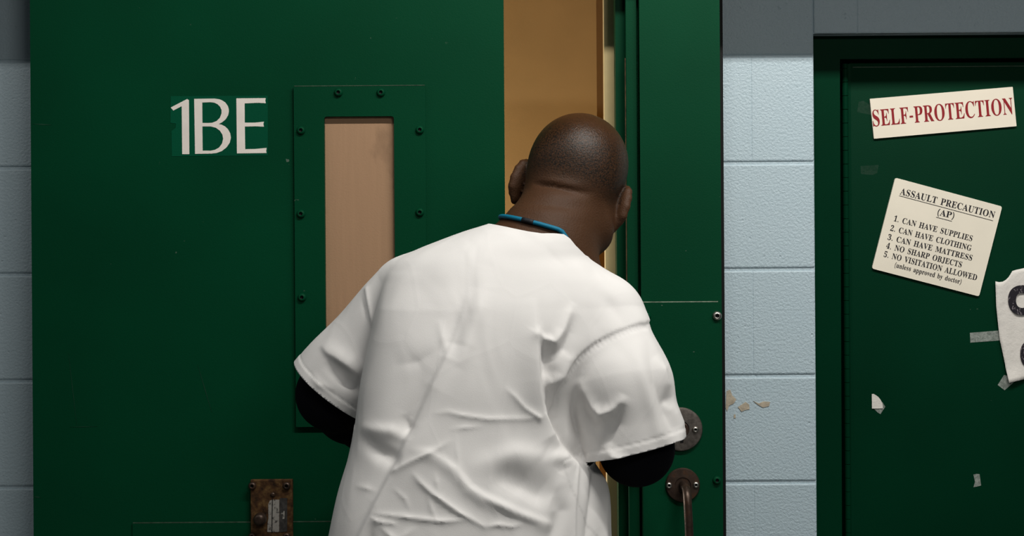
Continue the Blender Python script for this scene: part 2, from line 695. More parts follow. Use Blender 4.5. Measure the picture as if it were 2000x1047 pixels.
fill_obj('label_line', [[xz(a, b, LPY) for a, b in ((531.5, 974), (533, 974), (532, 1040), (530.5, 1040))]], M['dark'], LPY - .0012, .0006, lp)
fill_obj('label_line', [[xz(a, b, LPY) for a, b in ((549, 1003), (551, 1001), (552.5, 1003), (554, 998), (556, 998), (556, 1013), (552, 1014), (553, 1004), (549.5, 1006))]], M['label'], LPY - .0012, .0006, lp)
bm = bmesh.new()
lathe_bm(bm, [(.0042, 0), (.0042, .0015), (.002, .003)], at(533, 966, LPY), 16)
bm_obj('rivet', bm, M['patina'], lp, True)

# 1BE sticker
dec = empty('lettering_sticker', at(430, 245, YD), 'cream letters 1BE on a green sticker upper left of the narrow window', 'lettering')
c6 = lambda pts: [xz(320 + a / 6.98, 170 + b / 6.98, YD) for a, b in pts]
fill_obj('backing', [c6([(95, 125), (1415, 118), (1420, 935), (110, 945), (105, 600), (160, 560), (165, 500), (90, 490)])], M['green_decal'], YD - .0005, .0005, dec)
ONE = [(95, 280), (318, 165), (343, 178), (350, 916), (252, 916), (245, 262), (130, 322)]
BO = [(415, 162), (690, 158), (760, 168), (800, 184), (840, 212), (873, 258), (886, 300), (888, 335), (878, 385), (845, 440), (795, 482), (748, 505), (790, 514), (835, 537), (875, 575), (905, 630), (916, 690), (900, 760), (855, 825), (790, 875), (720, 900), (650, 908), (427, 912)]
BU = [(525, 212), (640, 208), (690, 214), (735, 236), (770, 272), (788, 315), (788, 360), (765, 420), (720, 465), (660, 488), (600, 491), (527, 490)]
BL = [(527, 538), (640, 538), (710, 556), (765, 595), (800, 650), (810, 705), (795, 770), (755, 825), (700, 856), (640, 868), (530, 868)]
EE = [(990, 155), (1390, 152), (1384, 185), (1392, 222), (1290, 216), (1103, 224), (1104, 486), (1240, 486), (1366, 473), (1358, 505), (1366, 542), (1250, 536), (1106, 540), (1110, 848), (1250, 845), (1402, 830), (1396, 870), (1402, 900), (998, 906)]
for polys in ([ONE], [BO, BU, BL], [EE]):
    fill_obj('letter', [c6(p) for p in polys], M['letter'], YD - .0010, .0006, dec)

# ------------------------------------------------------------------ receiving post of the sliding door
px0, px1 = X(1252, YD), X(1409, YD)
post = empty('trim_1', ((px0 + px1) / 2, YD, 0), 'green steel door post with a keyhole and a pull handle', 'door post', None, 'structure')
zp1 = Z(590, YD, 1330)
bm = bmesh.new()
prof = [(px0, YD), (px1, YD), (px1, -.001), (X(1222, -.07, 300), -.001), (X(1222, -.07, 300), -.075),
        (X(1206, -.06, 300), -.075), (X(1206, -.06, 300), -.045), (X(1206, -.06, 300) - .004, -.045), (X(1206, -.06, 300) - .004, -.080),
        (X(1224, -.085), -.080), (X(1224, -.085), -.105), (X(1246, -.105), -.105), (X(1248, -.1), -.088), (px0, -.088)]
lo = [bm.verts.new((x, y, 0)) for x, y in prof]
hi = [bm.verts.new((x, y, SZ + .02)) for x, y in prof]
bm.faces.new(lo); bm.faces.new(hi[::-1])
for i in range(len(prof)):
    j = (i + 1) % len(prof)
    bm.faces.new((lo[i], lo[j], hi[j], hi[i]))
bm_obj('post_body', bm, M['green'], post)
bm = bmesh.new()
box_bm(bm, X(1223.2, -.105), X(1224.8, -.105), -.1056, -.1, 1.2, Z(115, -.105))
tag(bm_obj('edge', bm, M['rust_edge'], post), 'thin rusty edge of the post')
bm = bmesh.new()
box_bm(bm, px1 - .001, X(1413.5, -.01), -.018, -.001, 0, SZ + .02)
tag(bm_obj('joint', bm, M['dark'], post), 'dark joint between post and block wall')
PY = YD - .0025
bm = bmesh.new()
box_bm(bm, px0 + .001, X(1404, PY), PY, YD, .3, zp1)
cover = bm_obj('cover_plate', bm, M['green'], post)
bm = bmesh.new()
box_bm(bm, px0 + .001, X(1402, PY), PY - .0002, YD - .0004, zp1 - .0004, zp1 + .0013)  # pale strip in place of the light caught by this edge
tag(bm_obj('edge', bm, M['seam'], cover), 'pale painted highlight along the top edge of the cover plate')
bolts(cover, 'bolt', BOLT_G, [(1263, 618), (1400, 938)], PY)
bolts(cover, 'bolt', BOLT_S, [(1400, 617)], PY, 'bare steel bolt')

ec = at(1329, 838, PY)
bm = bmesh.new()
R_ = 42.5 / 1073
lathe_bm(bm, [(R_, 0), (R_, .0042), (R_ * .965, .0058), (R_ * .90, .0062), (.0155, .0062), (.0145, .0030), (.001, .0030)], ec, 56)
esc = tag(bm_obj('keyhole_escutcheon', bm, M['nickel'], post, True, 35), 'round dull metal keyhole plate')
kc = at(1331, 840, PY - .003)
bm = bmesh.new()
lathe_bm(bm, [(.0138, 0), (.0138, .0022), (.0125, .0032), (.001, .0032)], kc, 32)
cyl = bm_obj('lock_cylinder', bm, M['patina'], esc, True, 35)
bm = bmesh.new()
box_bm(bm, kc.x - .003, kc.x + .003, PY - .0068, PY - .004, kc.z - .023, kc.z + .010)
bm_obj('key_slot', bm, M['dark'], esc)
bolts(esc, 'screw', SCREW_S, [(1358, 839)], PY - .0062)

hc = at(1333, 947, PY)
bm = bmesh.new()
Rh = 33.5 / 1073
lathe_bm(bm, [(Rh, 0), (Rh, .0035), (Rh * .95, .0055), (.0145, .0062), (.0135, .0045), (.001, .0045)], hc, 48)
hand = tag(bm_obj('pull_handle', bm, M['patina'], post, True, 35), 'brown metal pull handle on a round rose')
bm = bmesh.new()
hy = PY - .060
pts = [hc + Vector((0, .002, 0))]
for k in range(0, 8):
    a = math.radians(90 * k / 7)
    pts.append(Vector((hc.x + .0015, hc.y - .034 - .026 * math.sin(a), hc.z - .026 * (1 - math.cos(a)))))
for z in (.06, .12, .17):
    pts.append(Vector((hc.x + .0015 + .03 * z, hy, hc.z - z)))
for k in range(0, 8):
    a = math.radians(90 * k / 7)
    pts.append(Vector((hc.x + .008, hy + .026 * (1 - math.cos(a)), hc.z - .19 - .026 * math.sin(a))))
pts.append(Vector((hc.x + .008, PY, hc.z - .216)))
tube_bm(bm, pts, .0076, 16)
bm_obj('handle_bar', bm, M['patina'], hand, True)
bm = bmesh.new()
lathe_bm(bm, [(Rh, 0), (Rh, .0035), (Rh * .95, .0055), (.010, .0062)], Vector((hc.x + .008, PY, hc.z - .216)), 40)
bm_obj('rose', bm, M['patina'], hand, True, 35)
bolts(hand, 'screw', SCREW_S, [(1306.5, 948), (1359, 947)], PY - .005)

# ------------------------------------------------------------------ right-hand door and its frame
YF, Y2 = .030, .052
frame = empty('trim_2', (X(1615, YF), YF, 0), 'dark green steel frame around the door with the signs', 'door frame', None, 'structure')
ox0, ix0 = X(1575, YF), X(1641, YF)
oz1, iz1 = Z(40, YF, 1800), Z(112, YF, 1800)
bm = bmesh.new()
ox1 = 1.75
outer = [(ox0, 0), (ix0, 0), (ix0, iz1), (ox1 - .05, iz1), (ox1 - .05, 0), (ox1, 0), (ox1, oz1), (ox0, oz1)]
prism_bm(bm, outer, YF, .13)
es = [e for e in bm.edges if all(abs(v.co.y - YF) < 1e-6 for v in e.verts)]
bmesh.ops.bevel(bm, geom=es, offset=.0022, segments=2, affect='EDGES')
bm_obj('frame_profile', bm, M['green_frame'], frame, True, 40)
# dark rebate and stop behind the door edge
bm = bmesh.new()
prism_bm(bm, [(ix0 - .002, 0), (ix0 + .03, 0), (ix0 + .03, iz1 - .018), (ox1 - .06, iz1 - .018), (ox1 - .06, 0), (ox1 - .048, 0), (ox1 - .048, iz1 + .002), (ix0 - .002, iz1 + .002)], Y2 + .032, .13)
bm_obj('door_stop', bm, M['green_frame'], frame)

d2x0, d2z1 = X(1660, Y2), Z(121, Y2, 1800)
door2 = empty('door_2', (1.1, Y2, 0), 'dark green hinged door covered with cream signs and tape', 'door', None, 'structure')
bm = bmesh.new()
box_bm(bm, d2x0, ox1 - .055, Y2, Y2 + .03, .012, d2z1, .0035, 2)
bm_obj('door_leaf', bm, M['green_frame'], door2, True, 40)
hx = X(1653.5, Y2 - .006)
bm = bmesh.new()
prof = []
zz, K = .02, .0265
while zz < d2z1 - .004:
    e = min(zz + K, d2z1 - .003)
    prof += [(.0044, zz), (.0058, zz + .0008), (.0058, e - .0008), (.0044, e - .0002)]
    zz += K
lathe_bm(bm, prof, (hx, Y2 - .004, 0), 16, 'Z')
hinge = bm_obj('hinge', bm, M['green_frame'], door2, True, 40)
bm = bmesh.new()
box_bm(bm, hx + .004, d2x0 + .004, Y2 - .0005, Y2 + .01, .02, d2z1 - .003)
bm_obj('hinge_leaf', bm, M['green_frame'], door2)
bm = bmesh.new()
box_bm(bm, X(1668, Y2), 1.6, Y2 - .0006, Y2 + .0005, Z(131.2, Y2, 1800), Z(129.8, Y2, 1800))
tag(bm_obj('edge', bm, M['seam_dim'], door2), 'pale line along the top of the door')

# outlines of the serif letters on the signs: width, then closed outlines in 1/1000 of the type size
GLYPHS = {
'(':(201,'126,-106 102,-76 81,-43 64,-9 51,28 40,66 33,104 28,144 27,184 28,225 33,265 40,304 51,342 64,379 81,415 102,448 126,480 181,480 159,447 140,413 124,378 110,340 100,302 93,264 88,224 87,185 88,146 93,108 100,70 110,32 124,-5 140,-40 159,-74 181,-106'),
')':(201,'21,-106 43,-74 62,-40 78,-5 91,32 101,70 109,108 113,146 115,185 113,224 109,264 101,302 91,340 78,378 61,413 42,447 20,480 76,480 100,448 120,415 137,379 151,342 161,304 169,265 173,225 175,184 173,144 169,104 161,66 151,28 137,-9 120,-43 100,-76 76,-106'),
'-':(216,'27,154 27,206 189,206 189,154'),
'.':(180,'89,-9 74,-7 60,1 51,15 48,36 51,57 60,71 74,79 89,81 106,79 119,71 129,57 132,36 129,15 119,1 106,-7'),
'1':(375,'65,0 65,36 120,36 135,38 146,45 152,58 154,79 154,416 108,365 87,351 67,346 52,349 40,359 31,375 28,396 74,412 132,447 179,482 254,482 254,79 261,47 271,38 288,36 343,36 343,0'),
'2':(375,'24,0 24,69 123,171 187,245 206,277 218,307 224,338 226,371 223,405 212,427 196,441 174,445 145,438 126,416 116,380 112,329 77,333 50,344 32,365 26,396 30,419 43,441 63,459 92,474 129,483 174,486 240,479 288,456 318,421 328,375 319,329 291,281 238,220 154,138 87,74 244,74 263,77 279,86 292,101 300,120 305,141 345,141 341,0'),
'3':(375,'163,-7 117,-4 81,5 53,18 34,35 23,54 19,74 23,96 36,113 54,123 76,126 82,89 99,62 125,46 158,40 180,42 199,49 216,61 230,79 238,105 241,139 234,174 214,202 181,221 137,227 95,227 95,269 140,269 178,275 204,296 220,327 225,367 221,400 211,424 193,440 169,445 148,441 133,430 122,413 116,391 111,341 75,345 47,356 30,374 24,401 34,434 62,461 108,480 173,486 237,479 286,458 317,423 328,377 320,335 298,301 265,275 225,256 279,238 305,222 326,201 340,174 345,138 341,101 329,70 312,44 288,25 261,10 230,1'),
'4':(375,'121,0 121,36 140,36 161,38 179,44 191,58 195,84 195,125 9,125 9,166 199,480 293,480 293,169 363,169 363,125 293,125 293,84 297,58 309,44 327,38 348,36 357,36 357,0|56,169 195,169 195,287 196,351 199,416 189,394 174,366 158,338 146,319'),
'5':(375,'165,-7 119,-4 84,5 58,18 40,35 30,54 27,75 31,95 42,109 59,118 81,121 88,83 97,66 111,52 130,43 154,40 176,43 195,50 212,63 226,83 234,111 237,148 231,192 213,223 184,241 146,247 103,243 71,235 40,247 62,480 316,480 319,357 281,357 275,380 267,399 258,404 244,406 105,406 94,281 126,288 168,291 205,289 238,282 267,271 293,256 328,211 340,148 336,108 324,75 306,48 282,27 255,12 226,1'),
'A':(437,'-9,0 -9,18 9,21 24,30 36,47 49,75 206,466 224,465 384,87 411,34 425,22 443,18 443,0 229,0 229,18 270,25 283,46 273,81 253,132 103,132 79,71 76,59 75,48 87,26 124,18 128,18 128,0|113,161 242,161 177,319'),
'B':(443,'16,0 16,17 45,22 62,32 72,51 75,82 75,369 69,412 62,425 51,433 15,439 15,455 220,455 297,449 352,429 385,396 396,351 389,313 369,283 335,261 287,247 344,231 385,206 410,173 418,132 407,76 371,35 345,19 314,9 278,2 238,0|182,252 188,252 234,257 263,272 279,301 285,345 281,385 269,412 248,428 216,434 198,432 188,425 182,391|222,24 259,30 283,49 296,81 301,128 295,176 277,208 245,225 197,231 182,231 182,65 184,46 190,33 202,26'),
'C':(468,'257,-11 224,-9 193,-3 164,6 137,20 91,56 56,104 43,132 34,162 28,194 26,228 28,262 34,294 43,323 56,351 92,399 139,435 166,448 195,458 226,464 259,465 309,459 367,440 388,435 408,443 419,465 437,465 437,308 420,308 392,364 356,407 313,434 265,443 212,430 174,389 151,321 144,226 152,138 177,74 219,36 278,24 318,29 358,45 395,71 428,106 447,89 409,45 365,14 314,-5'),
'D':(496,'20,0 20,17 47,21 63,30 71,46 74,75 74,374 71,407 61,426 43,435 15,439 15,455 222,455 278,452 328,441 370,422 405,396 433,364 452,325 464,279 468,228 453,128 408,57 333,14 228,0|222,24 279,37 319,75 333,104 343,139 349,181 351,229 343,318 319,382 279,420 223,433 202,431 190,423 184,409 182,385 182,72 184,48 190,34 202,27'),
'E':(442,'14,0 14,17 44,20 62,30 72,48 75,78 75,369 72,405 62,425 44,435 16,439 16,455 399,455 399,320 383,320 369,373 340,406 295,424 232,430 200,428 191,424 186,417 183,388 183,246 193,246 232,252 259,269 277,300 288,345 304,345 304,118 287,118 282,154 273,181 259,201 241,213 216,220 185,222 183,222 183,67 185,47 192,35 206,29 230,28 276,30 313,39 345,53 371,75 393,105 411,143 430,143 402,0'),
'F':(404,'15,0 15,17 45,23 62,34 72,53 75,84 75,375 71,405 61,423 43,433 14,439 14,455 394,455 394,320 377,320 369,357 355,385 336,406 310,420 275,428 230,431 200,429 186,421 182,398 182,247 190,247 229,253 256,270 274,301 284,347 302,347 302,118 285,118 274,168 257,200 229,218 189,224 182,224 182,81 188,43 196,31 210,24 257,17 257,0'),
'G':(508,'268,-10 233,-8 200,-3 170,7 141,19 93,55 57,103 44,131 35,161 29,194 28,229 29,263 35,295 44,324 57,352 93,399 139,435 166,448 195,458 225,464 257,465 311,459 369,441 388,436 406,443 419,465 437,465 437,308 420,308 403,346 382,379 357,406 329,426 299,439 267,443 214,430 176,389 153,322 146,228 148,178 154,135 165,98 180,67 221,26 275,13 308,16 328,27 339,45 343,71 343,128 339,154 329,170 309,179 275,182 275,198 500,198 500,182 473,179 457,171 449,155 446,128 446,29 402,12 357,0 313,-8'),
'H':(523,'15,0 15,17 45,22 62,32 72,50 75,81 75,379 71,406 62,424 44,434 16,439 16,455 242,455 242,439 204,432 193,425 187,415 182,379 182,251 342,251 342,379 337,415 331,425 320,432 282,439 282,455 507,455 507,439 478,434 461,424 452,407 449,379 449,81 452,52 461,33 478,22 507,17 507,0 282,0 282,17 311,21 329,31 339,49 342,81 342,221 182,221 182,81 185,50 194,32 212,22 242,17 242,0'),
'I':(261,'13,0 13,17 42,23 61,32 72,49 75,75 75,387 72,412 63,427 45,435 13,439 13,455 244,455 244,439 214,435 196,427 186,412 183,387 183,77 187,44 194,34 206,26 246,17 246,0'),
'J':(330,'109,-65 78,-62 51,-54 29,-40 11,-22 0,-1 -3,23 0,44 11,61 26,71 44,75 64,71 79,62 89,47 93,28 85,-1 77,-19 84,-35 105,-40 126,-36 139,-25 145,-6 148,21 148,367 142,409 135,422 122,430 79,439 79,455 314,455 314,439 277,431 266,423 260,411 255,367 255,89 246,21 219,-27 173,-56'),
'L':(426,'15,0 15,17 45,22 62,32 72,50 75,81 75,379 71,407 62,425 44,434 16,439 16,455 250,455 250,439 208,434 196,427 188,416 182,379 182,83 185,47 191,37 200,31 234,28 278,31 315,40 345,56 370,80 391,112 409,154 427,154 402,0'),
'M':(634,'14,0 14,17 43,22 61,32 72,50 75,79 75,382 71,416 64,426 53,432 15,439 15,455 185,455 317,142 449,455 617,455 617,439 590,433 573,423 563,405 560,378 560,85 565,43 571,31 582,23 617,17 617,0 396,0 396,17 433,25 443,32 450,44 455,83 455,399 288,0 270,0 105,389 105,80 109,48 120,30 139,20 169,17 169,0'),
'N':(494,'403,-11 107,350 107,79 110,49 119,31 136,21 167,17 167,0 18,0 18,17 54,23 65,30 71,41 76,79 76,388 36,433 18,439 18,455 156,455 391,169 391,377 386,414 379,425 369,431 331,439 331,455 480,455 480,439 450,434 433,425 425,407 422,377 422,-11'),
'O':(525,'261,-11 213,-6 169,7 129,29 94,58 66,93 45,134 32,179 28,228 32,276 45,321 66,362 95,397 130,426 170,448 216,462 265,466 313,462 357,448 397,427 431,399 459,364 481,323 494,277 498,228 494,179 481,134 459,93 430,58 395,29 355,7 310,-6|265,12 315,26 351,66 372,133 379,228 377,278 371,321 362,358 348,389 310,430 260,443 210,430 174,389 152,322 145,228 147,178 153,135 163,98 177,67 215,26'),
'P':(418,'15,0 15,17 45,22 62,32 72,50 75,81 75,379 71,406 62,424 44,434 16,439 16,455 214,455 253,454 287,452 315,447 336,440 366,422 390,398 404,367 409,332 398,280 367,240 343,225 314,214 281,208 242,206 182,206 182,81 185,50 194,32 212,22 242,17 242,0|182,230 201,230 244,235 272,253 287,283 292,329 288,375 275,406 252,425 216,431 199,429 189,424 184,414 182,398'),
'R':(473,'15,0 15,17 45,22 62,32 72,50 75,81 75,379 71,406 62,424 44,434 16,439 16,455 217,455 264,453 305,448 339,439 367,426 405,388 417,334 411,296 392,265 360,241 315,224 432,50 452,26 463,19 478,17 480,17 480,0 338,0 201,212 182,212 182,81 185,50 194,32 212,22 242,17 242,0|182,234 203,234 249,240 280,258 298,290 304,336 299,378 284,407 259,425 224,431 202,429 190,422 184,409 182,385'),
'S':(390,'43,-11 43,158 62,158 83,94 111,50 149,24 197,15 231,20 257,36 273,60 279,89 265,129 225,160 163,191 112,221 77,253 56,289 50,332 54,370 67,403 88,429 115,449 148,462 185,466 229,461 282,448 291,446 300,445 313,450 320,466 339,466 339,319 322,319 310,354 293,385 272,410 248,429 222,441 194,445 163,440 140,426 125,406 120,380 124,356 137,336 159,319 189,303 253,273 290,253 317,233 337,211 350,188 357,162 359,133 354,93 339,58 314,29 281,8 240,-6 192,-10 158,-8 126,1 98,9 85,12 69,7 61,-11'),
'T':(423,'92,0 92,17 123,21 142,31 152,50 156,81 156,433 149,433 102,426 65,403 41,367 29,318 11,318 11,455 410,455 410,317 394,317 381,368 357,404 319,426 269,433 263,433 263,81 267,49 276,30 296,21 328,17 328,0'),
'U':(492,'248,-13 205,-10 168,-2 138,10 114,29 96,52 83,81 76,115 73,155 73,379 70,406 61,424 43,434 15,439 15,455 240,455 240,439 202,432 192,425 185,415 181,379 181,140 186,88 203,51 232,29 275,22 326,31 363,56 385,99 392,159 392,378 389,406 379,423 360,433 328,439 328,455 474,455 474,439 448,432 433,421 425,404 422,378 422,181 420,133 412,92 398,58 380,32 356,13 325,-2 290,-10'),
'V':(428,'212,-13 44,381 22,420 8,432 -14,439 -14,455 211,455 211,439 166,432 156,423 152,410 161,378 259,143 348,377 355,409 351,423 342,432 299,439 299,455 442,455 442,439 423,436 408,427 395,411 382,383 230,-13'),
'W':(611,'171,-11 32,393 15,427 3,435 -15,439 -15,455 181,455 181,439 150,432 143,423 140,410 148,373 223,153 301,353 286,399 278,418 267,429 229,439 229,455 439,455 439,439 404,432 393,412 399,386 474,166 541,369 549,406 546,421 538,430 503,439 503,455 624,455 624,439 607,433 594,421 575,379 446,-11 428,-11 316,309 190,-11'),
'a':(344,'255,-10 216,1 200,35 151,2 95,-9 64,-4 40,11 25,34 20,63 31,104 63,136 88,150 119,164 156,177 199,190 199,241 196,266 187,282 171,292 148,296 115,290 104,274 113,257 123,231 120,215 110,202 95,194 77,191 59,194 45,203 36,218 33,236 37,259 49,278 69,295 95,308 126,316 162,318 223,312 263,292 285,259 293,210 293,62 295,40 304,34 320,42 329,28 294,-1|151,34 174,41 199,63 199,169 138,139 118,84 126,46'),
'b':(361,'43,-11 43,388 41,414 37,428 26,436 8,439 8,455 138,455 138,279 175,308 221,318 254,313 284,299 308,276 326,245 338,208 342,166 337,118 323,75 300,40 270,13 233,-4 192,-10 148,-1 105,28 53,-11|183,14 213,23 232,49 242,95 245,160 242,213 231,251 212,273 184,280 169,277 155,270 144,257 138,242 138,69 149,28'),
'c':(293,'156,-10 119,-5 87,11 59,35 38,68 24,106 19,150 25,196 40,237 64,271 96,297 133,313 175,319 218,314 250,298 271,275 277,245 275,228 266,215 253,207 236,204 206,216 196,251 197,261 197,271 190,290 169,297 144,290 126,269 116,235 112,187 118,123 137,76 166,48 204,38 239,47 271,72 285,60 258,30 227,8 193,-6'),
'd':(370,'140,-10 107,-5 78,10 53,35 35,66 23,104 19,147 24,196 36,237 55,272 81,297 112,313 146,318 189,309 223,280 223,401 220,419 212,430 198,437 176,439 176,455 319,455 319,75 325,41 335,32 353,28 353,11 325,9 294,6 260,-1 223,-10 223,39 188,2|171,28 187,31 202,41 215,56 223,76 223,242 217,257 206,270 191,278 174,281 147,273 130,250 121,210 118,153 120,98 130,58 146,36'),
'e':(301,'154,-10 117,-5 85,10 58,35 37,69 24,109 19,157 24,201 38,240 59,273 87,298 120,313 157,318 209,309 249,280 274,234 283,173 283,166 117,166 123,112 138,73 164,50 199,42 237,53 270,86 285,73 258,36 228,11 193,-5|116,192 201,192 201,215 199,252 193,277 181,292 161,297 127,274 116,203'),
'l':(199,'18,0 18,16 35,19 45,26 51,37 52,56 52,398 47,429 38,436 20,439 20,455 148,455 148,56 154,26 164,19 180,16 180,0'),
'n':(381,'18,0 18,16 35,19 45,26 51,37 52,56 52,253 46,284 36,291 19,294 19,310 148,310 148,267 190,306 243,318 281,312 309,292 325,258 330,212 330,56 332,38 337,26 347,19 363,16 363,0 202,0 202,16 207,16 228,26 235,56 235,217 229,258 219,268 203,271 173,262 148,235 148,56 154,26 164,19 180,16 180,0'),
'o':(336,'169,-10 127,-5 90,11 60,37 38,70 24,110 19,154 24,199 38,239 60,272 90,297 127,313 168,318 209,313 245,298 275,273 298,240 312,200 317,154 312,108 298,69 275,36 245,11 210,-5|169,11 193,18 209,39 217,81 220,154 217,227 208,271 192,292 169,299 144,292 128,271 120,227 117,154 120,82 128,39 144,18'),
'p':(371,'17,-139 17,-124 40,-117 50,-101 52,-64 52,243 51,269 46,283 37,291 19,295 19,310 143,310 143,263 180,305 230,319 264,314 293,298 317,274 335,241 346,203 350,160 346,113 334,72 316,38 291,12 261,-5 227,-10 183,1 148,32 148,-58 152,-99 158,-110 167,-118 197,-123 197,-139|195,28 222,36 239,59 249,99 253,154 250,208 241,248 225,270 199,278 171,267 148,235 148,69 167,38'),
'r':(287,'18,0 18,16 35,19 45,26 51,37 52,56 52,252 51,273 46,285 37,291 20,293 21,310 146,310 146,252 165,280 187,301 210,314 233,318 258,315 275,304 286,287 289,266 287,248 278,234 265,225 248,222 233,224 222,231 207,250 199,257 189,260 175,255 162,241 152,220 149,192 149,56 152,37 159,25 173,19 197,16 197,0'),
's':(288,'151,-10 122,-6 87,6 73,9 60,4 51,-9 36,-9 36,105 53,105 66,68 87,39 112,21 140,15 162,18 179,27 189,40 192,58 183,84 156,105 107,130 76,148 54,169 41,193 37,220 44,259 65,291 98,312 141,319 166,316 199,308 206,306 213,305 223,308 230,319 244,319 244,222 228,222 215,254 196,277 174,291 149,296 130,294 116,286 108,274 105,259 107,244 115,232 146,212 191,189 221,172 241,151 253,127 257,95 250,51 228,18 194,-3'),
't':(228,'124,-9 89,-4 66,10 53,36 48,71 48,279 20,279 20,300 88,369 129,424 144,424 144,310 208,310 208,279 144,279 144,82 149,51 157,43 168,40 189,49 206,75 222,66 205,33 182,9 155,-5'),
'u':(375,'131,-10 91,-3 65,17 51,51 46,97 46,248 39,282 29,291 11,294 11,310 142,310 142,74 144,58 151,46 162,38 177,36 205,43 228,66 228,248 226,269 221,283 209,291 189,294 189,310 324,310 324,70 326,51 331,39 342,33 360,30 360,13 331,11 300,7 265,0 228,-10 228,40 209,19 186,3 160,-7'),
'v':(306,'142,-10 38,248 22,281 12,290 -3,293 -3,310 164,310 164,294 156,294 136,290 129,276 130,268 185,122 236,253 241,272 232,289 203,294 203,310 305,310 305,295 289,289 278,279 260,243 160,-10'),
'y':(300,'52,-140 29,-137 10,-125 -3,-107 -7,-84 -4,-67 5,-53 18,-43 36,-40 51,-42 64,-49 72,-61 75,-76 74,-81 74,-87 77,-96 86,-99 99,-92 114,-74 129,-44 140,-5 36,251 25,275 15,287 -3,293 -5,293 -5,310 162,310 162,293 136,289 130,284 128,275 130,267 133,257 185,119 230,241 236,260 238,274 236,284 229,289 203,293 203,310 300,310 300,293 287,290 277,281 259,242 162,-24 129,-96 113,-117 95,-131 76,-138')}

# ------------------------------------------------------------------ signs, papers and tape on the right-hand door
def glyph_polys(text):
    out, x = [], 0.0
    for ch in text:
        if ch == ' ':
            x += 290
            continue
        w, s = GLYPHS[ch]
        for poly in s.split('|'):
            out.append([(x + float(q.split(',')[0]), float(q.split(',')[1])) for q in poly.split()])
        x += w + 12
    return out, x


def text_line(parent, text, p0, p1, cap, y, mat, name='lettering', thick=.0004, capu=480.0):
    """serif lettering from p0 to p1 (pixels of the photo) on the plane y, capitals cap pixels high"""
    polys, w = glyph_polys(text)
    a, b = at(p0[0], p0[1], y), at(p1[0], p1[1], y)
    d = b - a
    L = d.length
    d.normalize()
    n = Vector((-d.z, 0, d.x))
    minx = min(q[0] for P in polys for q in P)
    maxx = max(q[0] for P in polys for q in P)
    sx = L / (maxx - minx)
    sy = cap * (y + 2.6) / FPX / capu
    P2 = [[((a + d * ((u - minx) * sx) + n * (v * sy)).x, (a + d * ((u - minx) * sx) + n * (v * sy)).z) for u, v in P] for P in polys]
    return fill_obj(name, P2, mat, y - thick, thick, parent)


def bar(parent, name, p0, p1, w, y, mat):
    a, b = at(*p0, y), at(*p1, y)
    d = (b - a).normalized()
    n = Vector((-d.z, 0, d.x)) * w / 2
    return fill_obj(name, [[((a + n).x, (a + n).z), ((b + n).x, (b + n).z), ((b - n).x, (b - n).z), ((a - n).x, (a - n).z)]], mat, y - .0004, .0004, parent)


def rounded(pts, r, n=4):
    out = []
    m = len(pts)
    for i in range(m):
        p, a, b = Vector(pts[i]), Vector(pts[i - 1]), Vector(pts[(i + 1) % m])
        u, v = (a - p).normalized() * r, (b - p).normalized() * r
        for k in range(n + 1):
            t = k / n
            q = (p + u) * (1 - t) ** 2 + p * 2 * t * (1 - t) + (p + v) * t ** 2
            out.append((q.x, q.y))
    return out


YS = Y2 - .0045                   # front face of the signs
s1 = empty('warning_sign', at(1842, 220, Y2), 'long cream sign with red words SELF-PROTECTION', 'sign')
fill_obj('panel', [rounded([xz(a, b, YS) for a, b in ((1699, 193), (1978, 169.5), (1985.5, 246.5), (1707, 271))], .0012)], M['sign'], YS, .0042, s1)
text_line(s1, 'SELF-PROTECTION', (1705.5, 247), (1979.5, 222.5), 33.5, YS, M['red_ink'])

s2 = empty('warning_sign', at(1830, 463, Y2), 'tilted cream ASSAULT PRECAUTION sign listing five numbered rules', 'sign')
c5 = lambda X_, Y_: (1680 + X_ / 3.7406, 320 + Y_ / 3.7406)
fill_obj('panel', [rounded([xz(*c5(a, b), YS) for a, b in ((257, 101), (1038, 312), (869, 969), (86, 765))], .0045)], M['sign_ap'], YS, .0042, s2)
for t, a, b, cap in (('ASSAULT PRECAUTION', (288, 222), (978, 397), 50), ('(AP)', (562, 372), (682, 401), 47),
                     ('1. CAN HAVE SUPPLIES', (243, 417), (815, 566), 43), ('2. CAN HAVE CLOTHING', (218, 487), (808, 636), 43),
                     ('3. CAN HAVE MATTRESS', (198, 553), (814, 708), 43), ('4. NO SHARP OBJECTS', (187, 616), (738, 757), 43),
                     ('5. NO VISITATION ALLOWED', (170, 678), (848, 852), 44), ('(unless approved by doctor)', (250, 754), (735, 879), 37)):
    text_line(s2, t, c5(*a), c5(*b), cap / 3.7406, YS, M['black_ink'], capu=480.0)
bar(s2, 'underline', c5(285, 233), c5(970, 416), .0010, YS, M['black_ink'])
bar(s2, 'underline', c5(555, 390), c5(670, 420), .0010, YS, M['black_ink'])

# torn paper notice: a thin crumpled sheet hanging from tape
YP = Y2 - .004
q6 = lambda X_, Y_: (1860 + X_ / 3.493, 500 + Y_ / 3.493)
notice = empty('paper_notice', at(2040, 640, Y2), 'torn white paper notice with large black letters at the right edge', 'paper')
rs = np.random.RandomState(4)
top = [(287, 173), (320, 180), (350, 172), (385, 140), (408, 100), (489, 82), (700, 40), (990, -10)]
bot = [(372, 862), (385, 860), (400, 857), (420, 852), (440, 848), (489, 838), (760, 790), (1010, 740)]
bm = bmesh.new()
NV, NU = 28, 30
grid = []
tx = np.linspace(0, 1, NU)
TP = np.array([q6(*p) for p in top]); BP = np.array([q6(*p) for p in bot])
